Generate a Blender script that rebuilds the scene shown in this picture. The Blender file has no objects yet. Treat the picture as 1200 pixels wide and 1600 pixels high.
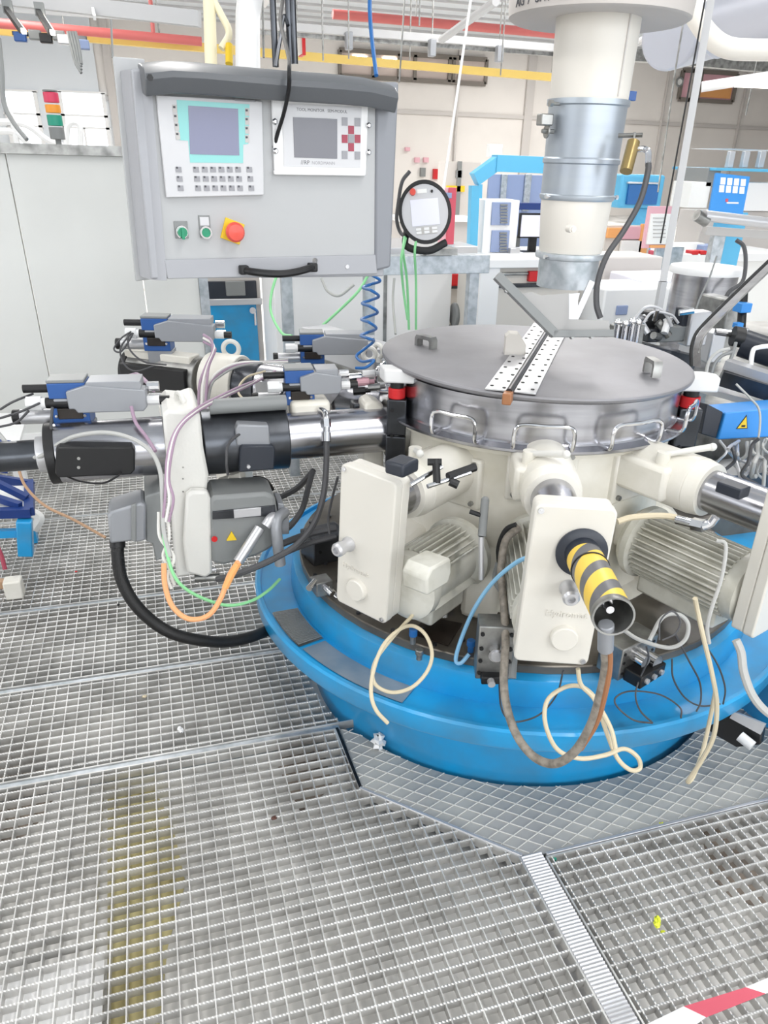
import bpy, math, random
from mathutils import Matrix, Vector
from math import sin, cos, pi, radians as rad
random.seed(7)
SC = bpy.context.scene
COL = SC.collection
# ------------------------------------------------------------------ camera
FPX, PITCH, ROLL, YAW, PPX, PPY = 1172.809, .4966, -.0286, -.3124, 626.4, 884.8
EYE = Vector((0, 0, 1.5))
_f = Vector((0, cos(PITCH), -sin(PITCH))); _r = Vector((1, 0, 0)); _d = _f.cross(_r)
_r2 = _r*cos(ROLL)+_d*sin(ROLL); _d2 = _d*cos(ROLL)-_r*sin(ROLL)
_Z = Matrix(((cos(YAW), -sin(YAW), 0), (sin(YAW), cos(YAW), 0), (0, 0, 1)))
def _w(v): return Vector((v.x*cos(YAW)-v.y*sin(YAW), v.x*sin(YAW)+v.y*cos(YAW), v.z))
RT, DN, FW = _w(_r2), _w(_d2), _w(_f)
cam = bpy.data.objects.new('camera', bpy.data.cameras.new('camera')); COL.objects.link(cam)
cam.matrix_world = Matrix(((RT.x, -DN.x, -FW.x, EYE.x), (RT.y, -DN.y, -FW.y, EYE.y), (RT.z, -DN.z, -FW.z, EYE.z), (0, 0, 0, 1)))
cam.data.sensor_width = 36; cam.data.lens = FPX/1600*36
cam.data.shift_x = -(PPX-600)/1600; cam.data.shift_y = (PPY-800)/1600
cam.data.clip_start = .02; cam.data.clip_end = 200
SC.camera = cam
def at(x, y, d=None, X=None, Y=None, z=None):
    """a measured point of the photograph at a known depth / plane -> world metres"""
    v = RT*((x-PPX)/FPX)+DN*((y-PPY)/FPX)+FW
    t = d if d is not None else (X/v.x if X is not None else (Y/v.y if Y is not None else (z-1.5)/v.z))
    return EYE+v*t
# ------------------------------------------------------------------ world, lights, exposure
W = bpy.data.worlds.new('world'); SC.world = W; W.use_nodes = True
W.node_tree.nodes['Background'].inputs[0].default_value = (.86, .93, 1, 1)
W.node_tree.nodes['Background'].inputs[1].default_value = 1.1
LAMP_Z = 4.45
LAMPS = [(-2.6, 1.2, 3.6, 80), (1.4, -1.2, 3.6, 80), (3.6, 2.6, 3.6, 62), (.2, 5.2, 3.6, 60), (5.0, 8.5, 6, 250), (-1.5, 11, 6, 230), (9.5, 13, 6, 300), (3, 18, 6, 290), (12, 20, 6, 380), (-2.5, 19.5, 6, 200)]  # last entry is an unseen lamp added to brighten the far left wall bay
for i, (lx, ly, ln, pw) in enumerate(LAMPS):
    L = bpy.data.lights.new('lamp_light', 'AREA'); L.shape = 'RECTANGLE'; L.size = .32; L.size_y = ln; L.energy = pw; L.color = (1, .975, .94)
    o = bpy.data.objects.new('lamp_light', L); COL.objects.link(o); o.location = (lx, ly, LAMP_Z-.03)
SC.view_settings.view_transform = 'Standard'; SC.view_settings.look = 'None'; SC.view_settings.gamma = 1
SC.view_settings.use_curve_mapping = False
for (loc, rot, sx_, sy_, pw) in [((5, -4.85, 2.4), (90, 0, 0), 16, 2.6, 430), ((-8.85, 1, 2.6), (90, 0, -90), 10, 2.2, 170)]:   # added unseen fill panels behind and left of the viewer, lifting the machine's shadows
    L = bpy.data.lights.new('window_daylight', 'AREA'); L.shape = 'RECTANGLE'; L.size = sx_; L.size_y = sy_; L.energy = pw; L.color = (.90, .95, 1)
    o = bpy.data.objects.new('window_daylight', L); COL.objects.link(o); o.location = loc; o.rotation_euler = tuple(rad(a) for a in rot)
SC.view_settings.exposure = 0.08
# ------------------------------------------------------------------ materials
MT = {}
def mat(n, c, rough=.5, metal=0, noise=0, nscale=20, c2=None, bump=0, bscale=60, emit=0, trans=0, coat=0, stretch=None, ior=None, detail=4):
    m = bpy.data.materials.new(n); MT[n] = m; m.use_nodes = True; nt = m.node_tree; b = nt.nodes['Principled BSDF']
    def col(v): return tuple((x/12.92 if x <= .04045 else ((x+.055)/1.055)**2.4) for x in v)+(1,)
    b.inputs['Base Color'].default_value = col(c); b.inputs['Roughness'].default_value = rough; b.inputs['Metallic'].default_value = metal
    if trans: b.inputs['Transmission Weight'].default_value = trans
    if ior: b.inputs['IOR'].default_value = ior
    if coat: b.inputs['Coat Weight'].default_value = coat; b.inputs['Coat Roughness'].default_value = .15
    if emit: b.inputs['Emission Color'].default_value = col(c); b.inputs['Emission Strength'].default_value = emit
    if noise or bump:
        tc = nt.nodes.new('ShaderNodeTexCoord'); mp = nt.nodes.new('ShaderNodeMapping'); nt.links.new(tc.outputs['Object'], mp.inputs[0])
        if stretch: mp.inputs['Scale'].default_value = stretch
    if noise:
        t = nt.nodes.new('ShaderNodeTexNoise'); t.inputs['Scale'].default_value = nscale; t.inputs['Detail'].default_value = detail; nt.links.new(mp.outputs[0], t.inputs[0])
        r = nt.nodes.new('ShaderNodeValToRGB'); r.color_ramp.elements[0].position = .5-.5*noise*.5-.12; r.color_ramp.elements[1].position = .62
        r.color_ramp.elements[1].color = col(c); r.color_ramp.elements[0].color = col(c2 or tuple(x*(1-noise) for x in c))
        nt.links.new(t.outputs['Fac'], r.inputs[0]); nt.links.new(r.outputs[0], b.inputs['Base Color'])
    if bump:
        t = nt.nodes.new('ShaderNodeTexNoise'); t.inputs['Scale'].default_value = bscale; nt.links.new(mp.outputs[0], t.inputs[0])
        bp = nt.nodes.new('ShaderNodeBump'); bp.inputs['Strength'].default_value = bump; bp.inputs['Distance'].default_value = .002
        nt.links.new(t.outputs['Fac'], bp.inputs['Height']); nt.links.new(bp.outputs[0], b.inputs['Normal'])
    return m
mat('cream', (.925, .91, .875), .38, noise=.1, nscale=9, c2=(.88, .865, .82), bump=.25, bscale=90)
mat('cream_dirty', (.94, .925, .885), .42, noise=.2, nscale=5, c2=(.84, .82, .76), bump=.3)
mat('guard', (.865, .85, .815), .34)
mat('cast', (.86, .855, .835), .4, bump=.3, bscale=120)
mat('motor', (.84, .835, .80), .42, noise=.3, nscale=12, c2=(.70, .69, .64))
mat('disc_grey', (.76, .735, .715), .45)
mat('duct_white', (.90, .88, .845), .4)
mat('blue', (.12, .62, .86), .32, noise=.35, nscale=6, c2=(.26, .55, .72), coat=.4)
mat('blue_dirty', (.30, .58, .74), .35, noise=.8, nscale=5, c2=(.36, .42, .47), coat=.3)
mat('blue_machine', (.36, .70, .86), .4)
mat('valve_blue', (.16, .34, .60), .35)
mat('deep_blue', (.10, .22, .48), .4)
mat('laser_blue', (.22, .56, .86), .4)
mat('steel', (.74, .74, .76), .24, metal=1, noise=.15, nscale=3, stretch=(1, 1, 14))
mat('lid', (.60, .595, .61), .52, metal=.6, noise=.1, nscale=4, c2=(.55, .545, .555), bump=.08, bscale=300)
mat('chrome', (.85, .85, .86), .12, metal=1)
mat('dull_steel', (.66, .66, .65), .38, metal=.9, noise=.3, nscale=15)
mat('dark_steel', (.34, .35, .37), .28, metal=.85, noise=.25, nscale=8)
mat('galv', (.78, .80, .82), .42, metal=.7, noise=.25, nscale=25, c2=(.64, .67, .69))
mat('galv_duct', (.70, .73, .76), .4, metal=.6, noise=.2, nscale=7, c2=(.68, .71, .75), stretch=(1, 1, 6))
mat('grating', (.89, .885, .875), .42, metal=.55, noise=.25, nscale=9, c2=(.74, .735, .725))
mat('bracket_grey', (.66, .655, .65), .5)
mat('alu', (.80, .80, .81), .35, metal=.6)
mat('grey_valve', (.60, .61, .63), .4, metal=.3)
mat('servo', (.52, .53, .53), .45)
mat('black', (.06, .06, .07), .45)
mat('rubber', (.10, .10, .105), .55)
mat('hose_black', (.035, .035, .04), .5, bump=.5, bscale=400)
mat('dark_blue_black', (.16, .18, .22), .35)
mat('table_plate', (.45, .43, .40), .32, metal=.5, noise=.7, nscale=7, c2=(.24, .21, .18))
mat('oil_dark', (.16, .13, .11), .3, noise=.4, nscale=14)
mat('brass', (.62, .54, .36), .35, metal=.7)
mat('copper', (.62, .42, .28), .4)
mat('red', (.80, .12, .14), .4)
mat('estop_red', (.87, .33, .28), .35)
mat('yellow', (.93, .78, .16), .45)
mat('green', (.10, .55, .40), .35)
mat('green_cable', (.56, .84, .60), .45)
mat('orange_cable', (.93, .66, .46), .45)
mat('brown_cable', (.72, .58, .46), .5)
mat('beige_cable', (.82, .77, .66), .5)
mat('braid', (.60, .565, .52), .5, noise=.3, nscale=60)
mat('grey_cable', (.70, .70, .69), .5)
mat('dark_cable', (.28, .28, .29), .5)
mat('purple_cable', (.64, .54, .62), .5)
mat('white_cable', (.91, .90, .88), .45)
mat('ltblue_cable', (.55, .76, .90), .4)
mat('blue_hose', (.14, .40, .66), .4)
mat('panel_grey', (.65, .655, .675), .45)
mat('panel_light', (.70, .705, .71), .45)
mat('panel_dark', (.54, .55, .575), .45)
mat('visor', (.36, .37, .385), .34)
mat('hmi', (.80, .80, .81), .4)
mat('hmi_grey', (.74, .73, .72), .4)
mat('teal', (.54, .80, .79), .35)
mat('screen', (.46, .47, .58), .12)
mat('screen_grey', (.42, .42, .45), .15)
mat('screen_white', (.93, .93, .98), .25)
mat('key', (.58, .58, .60), .4)
mat('key_red', (.62, .22, .30), .4)
mat('white', (.93, .93, .93), .45)
mat('white_plastic', (.90, .90, .90), .35)
mat('paper', (.95, .95, .94), .7)
mat('ink', (.30, .30, .32), .6)
mat('wall_left', (.88, .90, .92), .7)
mat('wall', (.92, .90, .88), .75, noise=.03, nscale=.6)
mat('wall_trim', (.80, .78, .765), .7)
mat('partition', (.87, .875, .865), .5, noise=.03, nscale=1.2)
mat('concrete', (.94, .935, .925), .6, noise=.45, nscale=2.2, c2=(.70, .69, .67), bump=.3, bscale=20)
mat('hall_floor', (.84, .84, .84), .35, noise=.1, nscale=1)
mat('olive_stain', (.80, .76, .56), .6, noise=.35, nscale=6, c2=(.62, .57, .38))
mat('brown_stain', (.60, .55, .50), .5, noise=.4, nscale=9, c2=(.34, .30, .27))
mat('sheet_white', (1, 1, 1), .25)
mat('ceiling', (.86, .88, .90), .7)
mat('roof_beam', (.76, .76, .765), .55)
mat('silver_duct', (.76, .77, .81), .4, metal=.4)
mat('yellow_beam', (.86, .74, .40), .5)
mat('red_pipe', (.74, .38, .37), .45)
mat('cream_pipe', (.93, .90, .78), .4)
mat('window_frame', (.50, .47, .44), .6)
mat('window_room', (.80, .74, .71), .6)
mat('glass', (.95, .97, .97), .05, trans=1, ior=1.2)
mat('lamp_tube', (1, .97, .92), .5, emit=9)
mat('window_light', (.93, .97, 1), .5, emit=1.6)
mat('pink', (.90, .70, .74), .5)
mat('orange', (.95, .68, .42), .5)
mat('drawer_blue', (.56, .62, .76), .5)
mat('tape_red', (.80, .33, .40), .5)
mat('amber', (.95, .62, .20), .4)
mat('stack_red', (.85, .25, .38), .4)
mat('stack_green', (.14, .60, .50), .4)
mat('lemon', (.92, .95, .25), .5)
mat('brown', (.35, .22, .18), .6)
mat('pale_board', (.84, .82, .79), .6)
# hazard-tape tube: helical yellow/black bands, printed on the tube (object z runs along the tube)
m = mat('hazard', (.95, .78, .22), .4); nt = m.node_tree; b = nt.nodes['Principled BSDF']
tc = nt.nodes.new('ShaderNodeTexCoord'); sp = nt.nodes.new('ShaderNodeSeparateXYZ'); nt.links.new(tc.outputs['Object'], sp.inputs[0])
def mth(op, a, b_=None):
    n = nt.nodes.new('ShaderNodeMath'); n.operation = op
    for i, q in enumerate((a, b_)):
        if q is None: continue
        if isinstance(q, (int, float)): n.inputs[i].default_value = q
        else: nt.links.new(q, n.inputs[i])
    return n.outputs[0]
an = mth('DIVIDE', mth('ARCTAN2', sp.outputs[1], sp.outputs[0]), 2*pi)
fr = mth('FRACT', mth('ADD', mth('MULTIPLY', sp.outputs[2], 12.5), mth('MULTIPLY', an, -2.0)))
st = mth('GREATER_THAN', fr, .42)
mx = nt.nodes.new('ShaderNodeMix'); mx.data_type = 'RGBA'; nt.links.new(st, mx.inputs[0]); mx.inputs[6].default_value = (.13, .13, .14, 1); mx.inputs[7].default_value = (.88, .60, .08, 1)
nt.links.new(mx.outputs[2], b.inputs['Base Color'])
# perforated-sheet print for the far mesh deck
# ------------------------------------------------------------------ builders
ORG = {}
class B:
    def __init__(s, M=None): s.v = []; s.f = []; s.M = M or Matrix()
    def add(s, vs, fs, M=None):
        n = len(s.v); T = s.M @ M if M is not None else s.M
        s.v += [T @ Vector(p) for p in vs]; s.f += [tuple(n+i for i in q) for q in fs]; return s
    def box(s, x0, x1, y0, y1, z0, z1, M=None):
        return s.add([(x0, y0, z0), (x1, y0, z0), (x1, y1, z0), (x0, y1, z0), (x0, y0, z1), (x1, y0, z1), (x1, y1, z1), (x0, y1, z1)],
                     [(0, 3, 2, 1), (4, 5, 6, 7), (0, 1, 5, 4), (1, 2, 6, 5), (2, 3, 7, 6), (3, 0, 4, 7)], M)
    def cb(s, c, sx, sy, sz, M=None):
        return s.box(c[0]-sx/2, c[0]+sx/2, c[1]-sy/2, c[1]+sy/2, c[2]-sz/2, c[2]+sz/2, M)
    def bar(s, p, q, w, h=None, up=(0, 0, 1)):
        p, q = Vector(p), Vector(q); h = h or w; z = (q-p); L = z.length; z.normalize(); u = Vector(up)
        if abs(z.dot(u)) > .98: u = Vector((0, 1, 0))
        x = u.cross(z).normalized(); y = z.cross(x)
        M = Matrix(((x.x, y.x, z.x, p.x), (x.y, y.y, z.y, p.y), (x.z, y.z, z.z, p.z), (0, 0, 0, 1)))
        return s.box(-w/2, w/2, -h/2, h/2, 0, L, M)
    def cyl(s, p, q, r, r2=None, n=20, hole=0):
        p, q = Vector(p), Vector(q); r2 = r if r2 is None else r2; z = (q-p); L = z.length
        prof = [(0, 0), (r, 0), (r2, L), (0, L)] if not hole else [(hole, 0), (r, 0), (r2, L), (hole, L), (hole, 0)]
        return s.lathe(prof, n, frame(p, z))
    def lathe(s, prof, n=32, M=None, a0=0, a1=2*pi):
        full = abs(a1-a0-2*pi) < 1e-6; m = n if full else n+1; vs = []; fs = []; k = len(prof)
        for i in range(m):
            a = a0+(a1-a0)*i/n
            for r, z in prof: vs.append((r*cos(a), r*sin(a), z))
        for i in range(n):
            j = (i+1) % m
            for t in range(k-1):
                ra, rb = prof[t][0], prof[t+1][0]
                if ra < 1e-9 and rb < 1e-9: continue
                if ra < 1e-9: fs.append((i*k+t, j*k+t+1, i*k+t+1))
                elif rb < 1e-9: fs.append((i*k+t, j*k+t, i*k+t+1))
                else: fs.append((i*k+t, j*k+t, j*k+t+1, i*k+t+1))
        return s.add(vs, fs, M)
    def prism(s, poly, h, M=None):
        n = len(poly)
        return s.add([(x, y, 0) for x, y in poly]+[(x, y, h) for x, y in poly],
                     [tuple(range(n-1, -1, -1)), tuple(range(n, 2*n))]+[(i, (i+1) % n, n+(i+1) % n, n+i) for i in range(n)], M)
    def tube(s, pts, r, n=8, sub=6, close=False):
        P = [Vector(p) for p in pts]; Q = []
        if len(P) > 2:
            E_ = [P[0]*2-P[1]]+P+[P[-1]*2-P[-2]]
            for i in range(len(P)-1):
                a, b_, c, d = E_[i:i+4]
                for k in range(sub):
                    t = k/sub; Q.append(.5*((2*b_)+(c-a)*t+(2*a-5*b_+4*c-d)*t*t+(3*b_-a-3*c+d)*t**3))
            Q.append(P[-1])
        else: Q = P
        vs = []; fs = []; x = None
        for i, p in enumerate(Q):
            t = (Q[min(i+1, len(Q)-1)]-Q[max(i-1, 0)]).normalized()
            if x is None: x = t.orthogonal().normalized()
            else: x = (x-t*x.dot(t)).normalized()
            y = t.cross(x)
            for k in range(n): a = 2*pi*k/n; vs.append(p+x*(r*cos(a))+y*(r*sin(a)))
        for i in range(len(Q)-1):
            for k in range(n): k2 = (k+1) % n; fs.append((i*n+k, i*n+k2, (i+1)*n+k2, (i+1)*n+k))
        fs += [tuple(range(n-1, -1, -1)), tuple((len(Q)-1)*n+k for k in range(n))]
        return s.add(vs, fs)
    def ball(s, c, r, n=14, sq=(1, 1, 1)):
        pr = [(r*sin(pi*i/8), -r*cos(pi*i/8)) for i in range(9)]; pr[0] = (0, -r); pr[-1] = (0, r)
        return s.lathe(pr, n, Matrix.Translation(c) @ Matrix.Diagonal((*sq, 1)))
    def torus(s, c, ax, R_, r, n=24, k=8):
        return s.lathe([(R_+r*cos(2*pi*i/k), r*sin(2*pi*i/k)) for i in range(k+1)], n, frame(Vector(c), Vector(ax)))
    def obj(s, name, m, parent=None, bev=0, local=None, kind=None, label=None, ang=35):
        me = bpy.data.meshes.new(name); off = ORG.get(parent.name, Vector()) if parent else Vector()
        if parent is None or local is not None: off2 = Vector()
        else: off2 = off
        vs = [p-off2 for p in s.v]; me.from_pydata(vs, [], s.f); me.update()
        me.materials.append(MT[m]); me.polygons.foreach_set('use_smooth', [True]*len(me.polygons))
        me.set_sharp_from_angle(angle=rad(ang))
        o = bpy.data.objects.new(name, me); COL.objects.link(o)
        if parent: o.parent = parent; ORG[o.name] = off
        if local is not None: o.matrix_basis = Matrix.Translation(-off) @ local
        if bev:
            md = o.modifiers.new('bevel', 'BEVEL'); md.width = bev; md.segments = 2; md.limit_method = 'ANGLE'; md.angle_limit = rad(50)
        if kind: o['kind'] = kind
        if label: o['label'] = label
        return o
    def top(s, name, m, label, cat, group=None, bev=0, kind=None, **kw):
        """a thing that is one mesh: origin moved to the middle of its base"""
        xs = [p.x for p in s.v]; ys = [p.y for p in s.v]; zs = [p.z for p in s.v]
        L = Vector(((min(xs)+max(xs))/2, (min(ys)+max(ys))/2, min(zs))); s.v = [p-L for p in s.v]
        o = s.obj(name, m, None, bev, kind=kind, **kw); o.location = L; ORG[o.name] = L; o['label'] = label; o['category'] = cat
        if group: o['group'] = group
        return o
def frame(p, z, up=None):
    z = Vector(z).normalized(); u = Vector(up) if up is not None else (Vector((0, 0, 1)) if abs(z.z) < .95 else Vector((0, 1, 0)))
    x = u.cross(z).normalized(); y = z.cross(x)
    return Matrix(((x.x, y.x, z.x, p[0]), (x.y, y.y, z.y, p[1]), (x.z, y.z, z.z, p[2]), (0, 0, 0, 1)))
def T(name, label, cat, loc, group=None):
    o = bpy.data.objects.new(name, None); COL.objects.link(o); o.location = loc; o.empty_display_size = .05
    o['label'] = label; o['category'] = cat; ORG[o.name] = Vector(loc)
    if group: o['group'] = group
    return o
def struct(b, name, m, bev=0, parent=None):
    o = b.obj(name, m, parent, bev)
    if parent is None: o['kind'] = 'structure'
    return o
def text(s, size, M, m, parent, name='lettering', depth=.0006, sx=1, align='CENTER'):
    cu = bpy.data.curves.new('lettering', 'FONT'); cu.body = s; cu.size = size; cu.extrude = depth; cu.align_x = align; cu.align_y = 'CENTER'; cu.resolution_u = 2
    o = bpy.data.objects.new('lettering', cu); me = bpy.data.meshes.new_from_object(o); bpy.data.objects.remove(o)
    b = B(); b.v = [M @ Vector((v.co.x*sx, v.co.y, v.co.z)) for v in me.vertices]; b.f = [tuple(p.vertices) for p in me.polygons]
    return b.obj(name, m, parent)
def cable(pts, r, m, label, name='cable', cat='cable', group=None, n=8):
    """pts: (photo x, photo y, depth in metres) -> world points"""
    P = [at(*p) for p in pts]
    return B().tube(P, r, n).top(name, m, label, cat, group)
def share(o, parent, M, name=None):
    c = o.copy(); COL.objects.link(c); c.parent = parent; c.matrix_basis = M
    return c
def quad(p, n, w, h, up=(0, 0, 1)): return frame(p, n, up)
def on(M, x, y):
    """where the ray of photo point (x, y) meets the z=0 plane of frame M -> local (u, v)"""
    n = M.col[2].to_3d(); o = M.translation; v = at(x, y, 1)-EYE; t = (o-EYE).dot(n)/v.dot(n)
    q = M.inverted() @ (EYE+v*t); return q.x, q.y
# ================================================================== SETTING
FL = -.065                                       # concrete pit floor under the gratings
HX0, HX1, HY0, HY1, HZ = -9, 24, -5, 26, 4.75
struct(B().box(HX0, HX1, HY0, HY1, FL-.1, FL), 'floor', 'concrete')
struct(B().box(HX0, HX1, HY1, HY1+.15, FL, HZ), 'wall_back', 'wall')
struct(B().box(HX0-.15, HX0, HY0, HY1, FL, HZ), 'wall_left', 'wall')
struct(B().box(HX1, HX1+.15, HY0, HY1, FL, HZ), 'wall_right', 'wall')
struct(B().box(HX0, HX1, HY0-.15, HY0, FL, HZ), 'wall_front', 'wall')
ceil = struct(B().box(HX0, HX1, HY0, HY1, HZ, HZ+.12), 'ceiling', 'ceiling')
b = B()
for i in range(34): b.box(HX0, HX1, HY0+.3+i*.92, HY0+.36+i*.92, HZ-.05, HZ)
struct(b, 'ceiling_rib', 'roof_beam', parent=ceil)
for i, (lx, ly, ln, pw) in enumerate(LAMPS):
    where = ['left of the control panel', 'behind and right of the viewer', 'to the right of the machine', 'beyond the white partition', 'over the blue workstation', 'over the far left aisle', 'over the right workbenches', 'near the far wall', 'in the far right corner', 'in front of the bright windows'][i]
    t = T('ceiling_lamp', 'long white ceiling lamp '+where, 'lamp', (lx, ly, LAMP_Z), 'long ceiling lamps')
    B().box(lx-.18, lx+.18, ly-ln/2-.03, ly+ln/2+.03, LAMP_Z, LAMP_Z+.06).obj('housing', 'white', t)
    b = B()
    for dy in (-ln*.4, ln*.4): b.cyl((lx, ly+dy, LAMP_Z+.06), (lx, ly+dy, HZ-.05), .008, n=6)
    b.obj('hanger', 'dull_steel', t)
# far wall: blue-white panel bay with lit windows at the left, pillars and a dark-framed office window
YW = HY1-.02
def wallrect(x0, y0, x1, y1, Y=YW):
    a, c = at(x0, y0, Y=Y), at(x1, y1, Y=Y); return min(a.x, c.x), max(a.x, c.x), min(a.z, c.z), max(a.z, c.z)
x0, x1, z0, z1 = wallrect(-60, 20, 168, 235)
struct(B().box(x0, x1, YW-.12, YW, z0-1.2, HZ), 'trim_1', 'wall_left')
for i, (a, c) in enumerate([((5, 141), (71, 236)), ((93, 143), (174, 240))]):
    x0, x1, z0, z1 = wallrect(*a, *c)
    w = T('window_%d' % (i+1), 'bright daylight window '+['left of the stack light', 'between the stack light and the control panel'][i], 'window', ((x0+x1)/2, YW-.14, z0)); w['kind'] = 'structure'
    B().box(x0, x1, YW-.15, YW-.13, z0, z1).obj('pane', 'window_light', w)
    b = B()
    for zz in (z0, z0+(z1-z0)*.62, z0+(z1-z0)*.42, z1): b.box(x0-.08, x1+.08, YW-.2, YW-.13, zz-.025, zz+.025)
    for xx in (x0, x1): b.box(xx-.05, xx+.05, YW-.2, YW-.13, z0, z1)
    if i: b.box(x0+(x1-x0)*.42, x0+(x1-x0)*.47, YW-.2, YW-.13, z0, z0+(z1-z0)*.42)
    b.obj('window_frame', 'white', w)
t = T('window_3', 'dark-framed office window high on the far wall with ceiling lights behind it', 'window', (8.6, YW-.05, 3)); t['kind'] = 'structure'
X0, X1, Z0, Z1 = wallrect(530, 78, 757, 132)
B().box(X0, X1, YW-.03, YW-.01, Z0, Z1).obj('window_pane', 'window_room', t)
b = B()
for k in (0, .22, .39, .50, .74, .77, 1): b.box(X0+(X1-X0)*k-.05, X0+(X1-X0)*k+.05, YW-.1, YW-.02, Z0, Z1)
for zz in (Z0, Z1): b.box(X0, X1, YW-.1, YW-.02, zz-.06, zz+.06)
b.obj('window_frame', 'window_frame', t)
for k in (.13, .33): B().cb((X0+(X1-X0)*k, YW-.06, Z0+(Z1-Z0)*.72), .42, .02, .13).obj('pane_light', 'lamp_tube', t)
t = T('window_4', 'dark-framed window with a peach blind at the upper right of the far wall', 'window', (15, YW-.05, 3)); t['kind'] = 'structure'
X0, X1, Z0, Z1 = wallrect(1066, 110, 1142, 160)
B().box(X0, X1, YW-.03, YW-.01, Z0, Z1).obj('window_pane', 'pink', t)
B().box(X0+(X1-X0)*.35, X1-.1, YW-.05, YW-.03, Z0+.1, Z0+(Z1-Z0)*.55).obj('blind', 'orange', t)
b = B()
for k in (0, .22, .34, 1): b.box(X0+(X1-X0)*k-.06, X0+(X1-X0)*k+.06, YW-.1, YW-.02, Z0, Z1)
for zz in (Z0, Z1): b.box(X0, X1, YW-.1, YW-.02, zz-.06, zz+.06)
b.obj('window_frame', 'window_frame', t)
n = 2
for px, w_ in [(830, .28), (905, .2), (1045, .05), (1085, .22), (170, .2), (716, .06), (1170, .06)]:
    X = at(px, 110, Y=YW).x; struct(B().box(X-w_/2, X+w_/2, YW-.1, YW, FL, HZ), 'trim_%d' % n, 'wall_trim'); n += 1
Zt = at(700, 178, Y=YW).z; struct(B().box(HX0, HX1, YW-.05, YW, Zt-.05, Zt+.05), 'trim_%d' % n, 'wall_trim')
# ---- steel floor gratings: real crossing bars, serrated bearing bars
CX, CY = 1.0416, 2.007
P_ = .0342
def clip_all(poly, p, d):
    """intervals of the line p+t*d inside a polygon (even-odd)"""
    ts = []
    for i in range(len(poly)):
        a, c = poly[i], poly[(i+1) % len(poly)]; ex, ey = c[0]-a[0], c[1]-a[1]; den = d[0]*ey-d[1]*ex
        if abs(den) < 1e-9: continue
        wx, wy = a[0]-p[0], a[1]-p[1]; t = (wx*ey-wy*ex)/den; u = (wx*d[1]-wy*d[0])/den
        if 0 <= u < 1: ts.append(t)
    ts.sort(); return [(ts[k], ts[k+1]) for k in range(0, len(ts)-1, 2) if ts[k+1]-ts[k] > .01]
def clip(poly, p, d):
    r = clip_all(poly, p, d); return r[0] if r else None
def minus_circle(iv, p, d, R_, c=(CX, CY)):
    fx, fy = p[0]-c[0], p[1]-c[1]; bb = fx*d[0]+fy*d[1]; cc = fx*fx+fy*fy-R_*R_; D = bb*bb-cc
    if D <= 0: return [iv]
    s0, s1 = -bb-math.sqrt(D), -bb+math.sqrt(D); o = []
    if iv[0] < s0: o.append((iv[0], min(iv[1], s0)))
    if iv[1] > s1: o.append((max(iv[0], s1), iv[1]))
    return [q for q in o if q[1]-q[0] > .01]
def serr(b, p, d, t0, t1, w, dep, step, amp=.0025, z=0):
    """one bearing bar with a toothed top edge"""
    nx, ny = -d[1]*w/2, d[0]*w/2; n = max(1, int((t1-t0)/step)); vs = []; fs = []
    for i in range(n+1):
        t = t0+(t1-t0)*i/n; x, y = p[0]+d[0]*t, p[1]+d[1]*t; k = amp if i % 2 else 0
        vs += [(x-nx, y-ny, z-dep), (x-nx, y-ny, z-k), (x+nx, y+ny, z-k), (x+nx, y+ny, z-dep)]
    for i in range(n):
        a = 4*i; c = a+4; fs += [(a, a+1, c+1, c), (a+1, a+2, c+2, c+1), (a+2, a+3, c+3, c+2)]
    b.add(vs, fs)
def twist(b, p, d, t0, t1, step, r=.0027, z=-.0020):
    """twisted square rod along the top of a bar"""
    nx, ny = -d[1], d[0]; n = max(1, int((t1-t0)/step)); vs = []; fs = []
    for i in range(n+1):
        t = t0+(t1-t0)*i/n; x, y = p[0]+d[0]*t, p[1]+d[1]*t
        for k in range(4):
            a = i*pi/4+k*pi/2; c_, s_ = r*cos(a), r*sin(a); vs.append((x+nx*c_, y+ny*c_, z+s_))
    for i in range(n):
        for k in range(4): a = 4*i; fs.append((a+k, a+(k+1) % 4, a+4+(k+1) % 4, a+4+k))
    b.add(vs, fs)
def grating(poly, label, ox=0, oy=0, hole=.71, ser_y=True, step=.0050, frame_h=.028, edges=None):
    xs = [q[0] for q in poly]; ys = [q[1] for q in poly]; cx = sum(xs)/len(xs); cy = sum(ys)/len(ys)
    t = T('floor_grating', label, 'grating', (cx, cy, -.03), 'galvanised floor gratings')
    bx = B(); by = B()
    y = math.ceil((min(ys)+.01-oy)/P_)*P_+oy
    while y < max(ys)-.008:
        iv = clip(poly, (0, y), (1, 0))
        if iv:
            for a, c in (minus_circle(iv, (0, y), (1, 0), hole) if hole else [iv]): (bx.box(a, c, y-.0012, y+.0012, -.024, -.002), twist(bx, (0, y), (1, 0), a, c, step*.75))
        y += P_
    x = math.ceil((min(xs)+.01-ox)/P_)*P_+ox
    while x < max(xs)-.008:
        iv = clip(poly, (x, 0), (0, 1))
        if iv:
            for a, c in (minus_circle(iv, (x, 0), (0, 1), hole) if hole else [iv]):
                if ser_y: serr(by, (x, 0), (0, 1), a, c, .003, .024, step, .002, -.0008)
                else: by.box(x-.0014, x+.0014, a, c, -.0245, -.0006)
        x += P_
    bx.obj('bearing_bars', 'grating', t, kind='stuff'); by.obj('cross_bars', 'grating', t, kind='stuff')
    for i in range(len(poly)):
        a, c = poly[i], poly[(i+1) % len(poly)]
        if edges and i not in edges: continue
        B().bar((*a, -.0135), (*c, -.0135), .004, .028).obj('edge_bar', 'grating', t)
    return t
XL, XR = -1.35, .692
CUT = [(.692, 1.13), (.372, 1.455), (.36, 1.70)]
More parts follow.
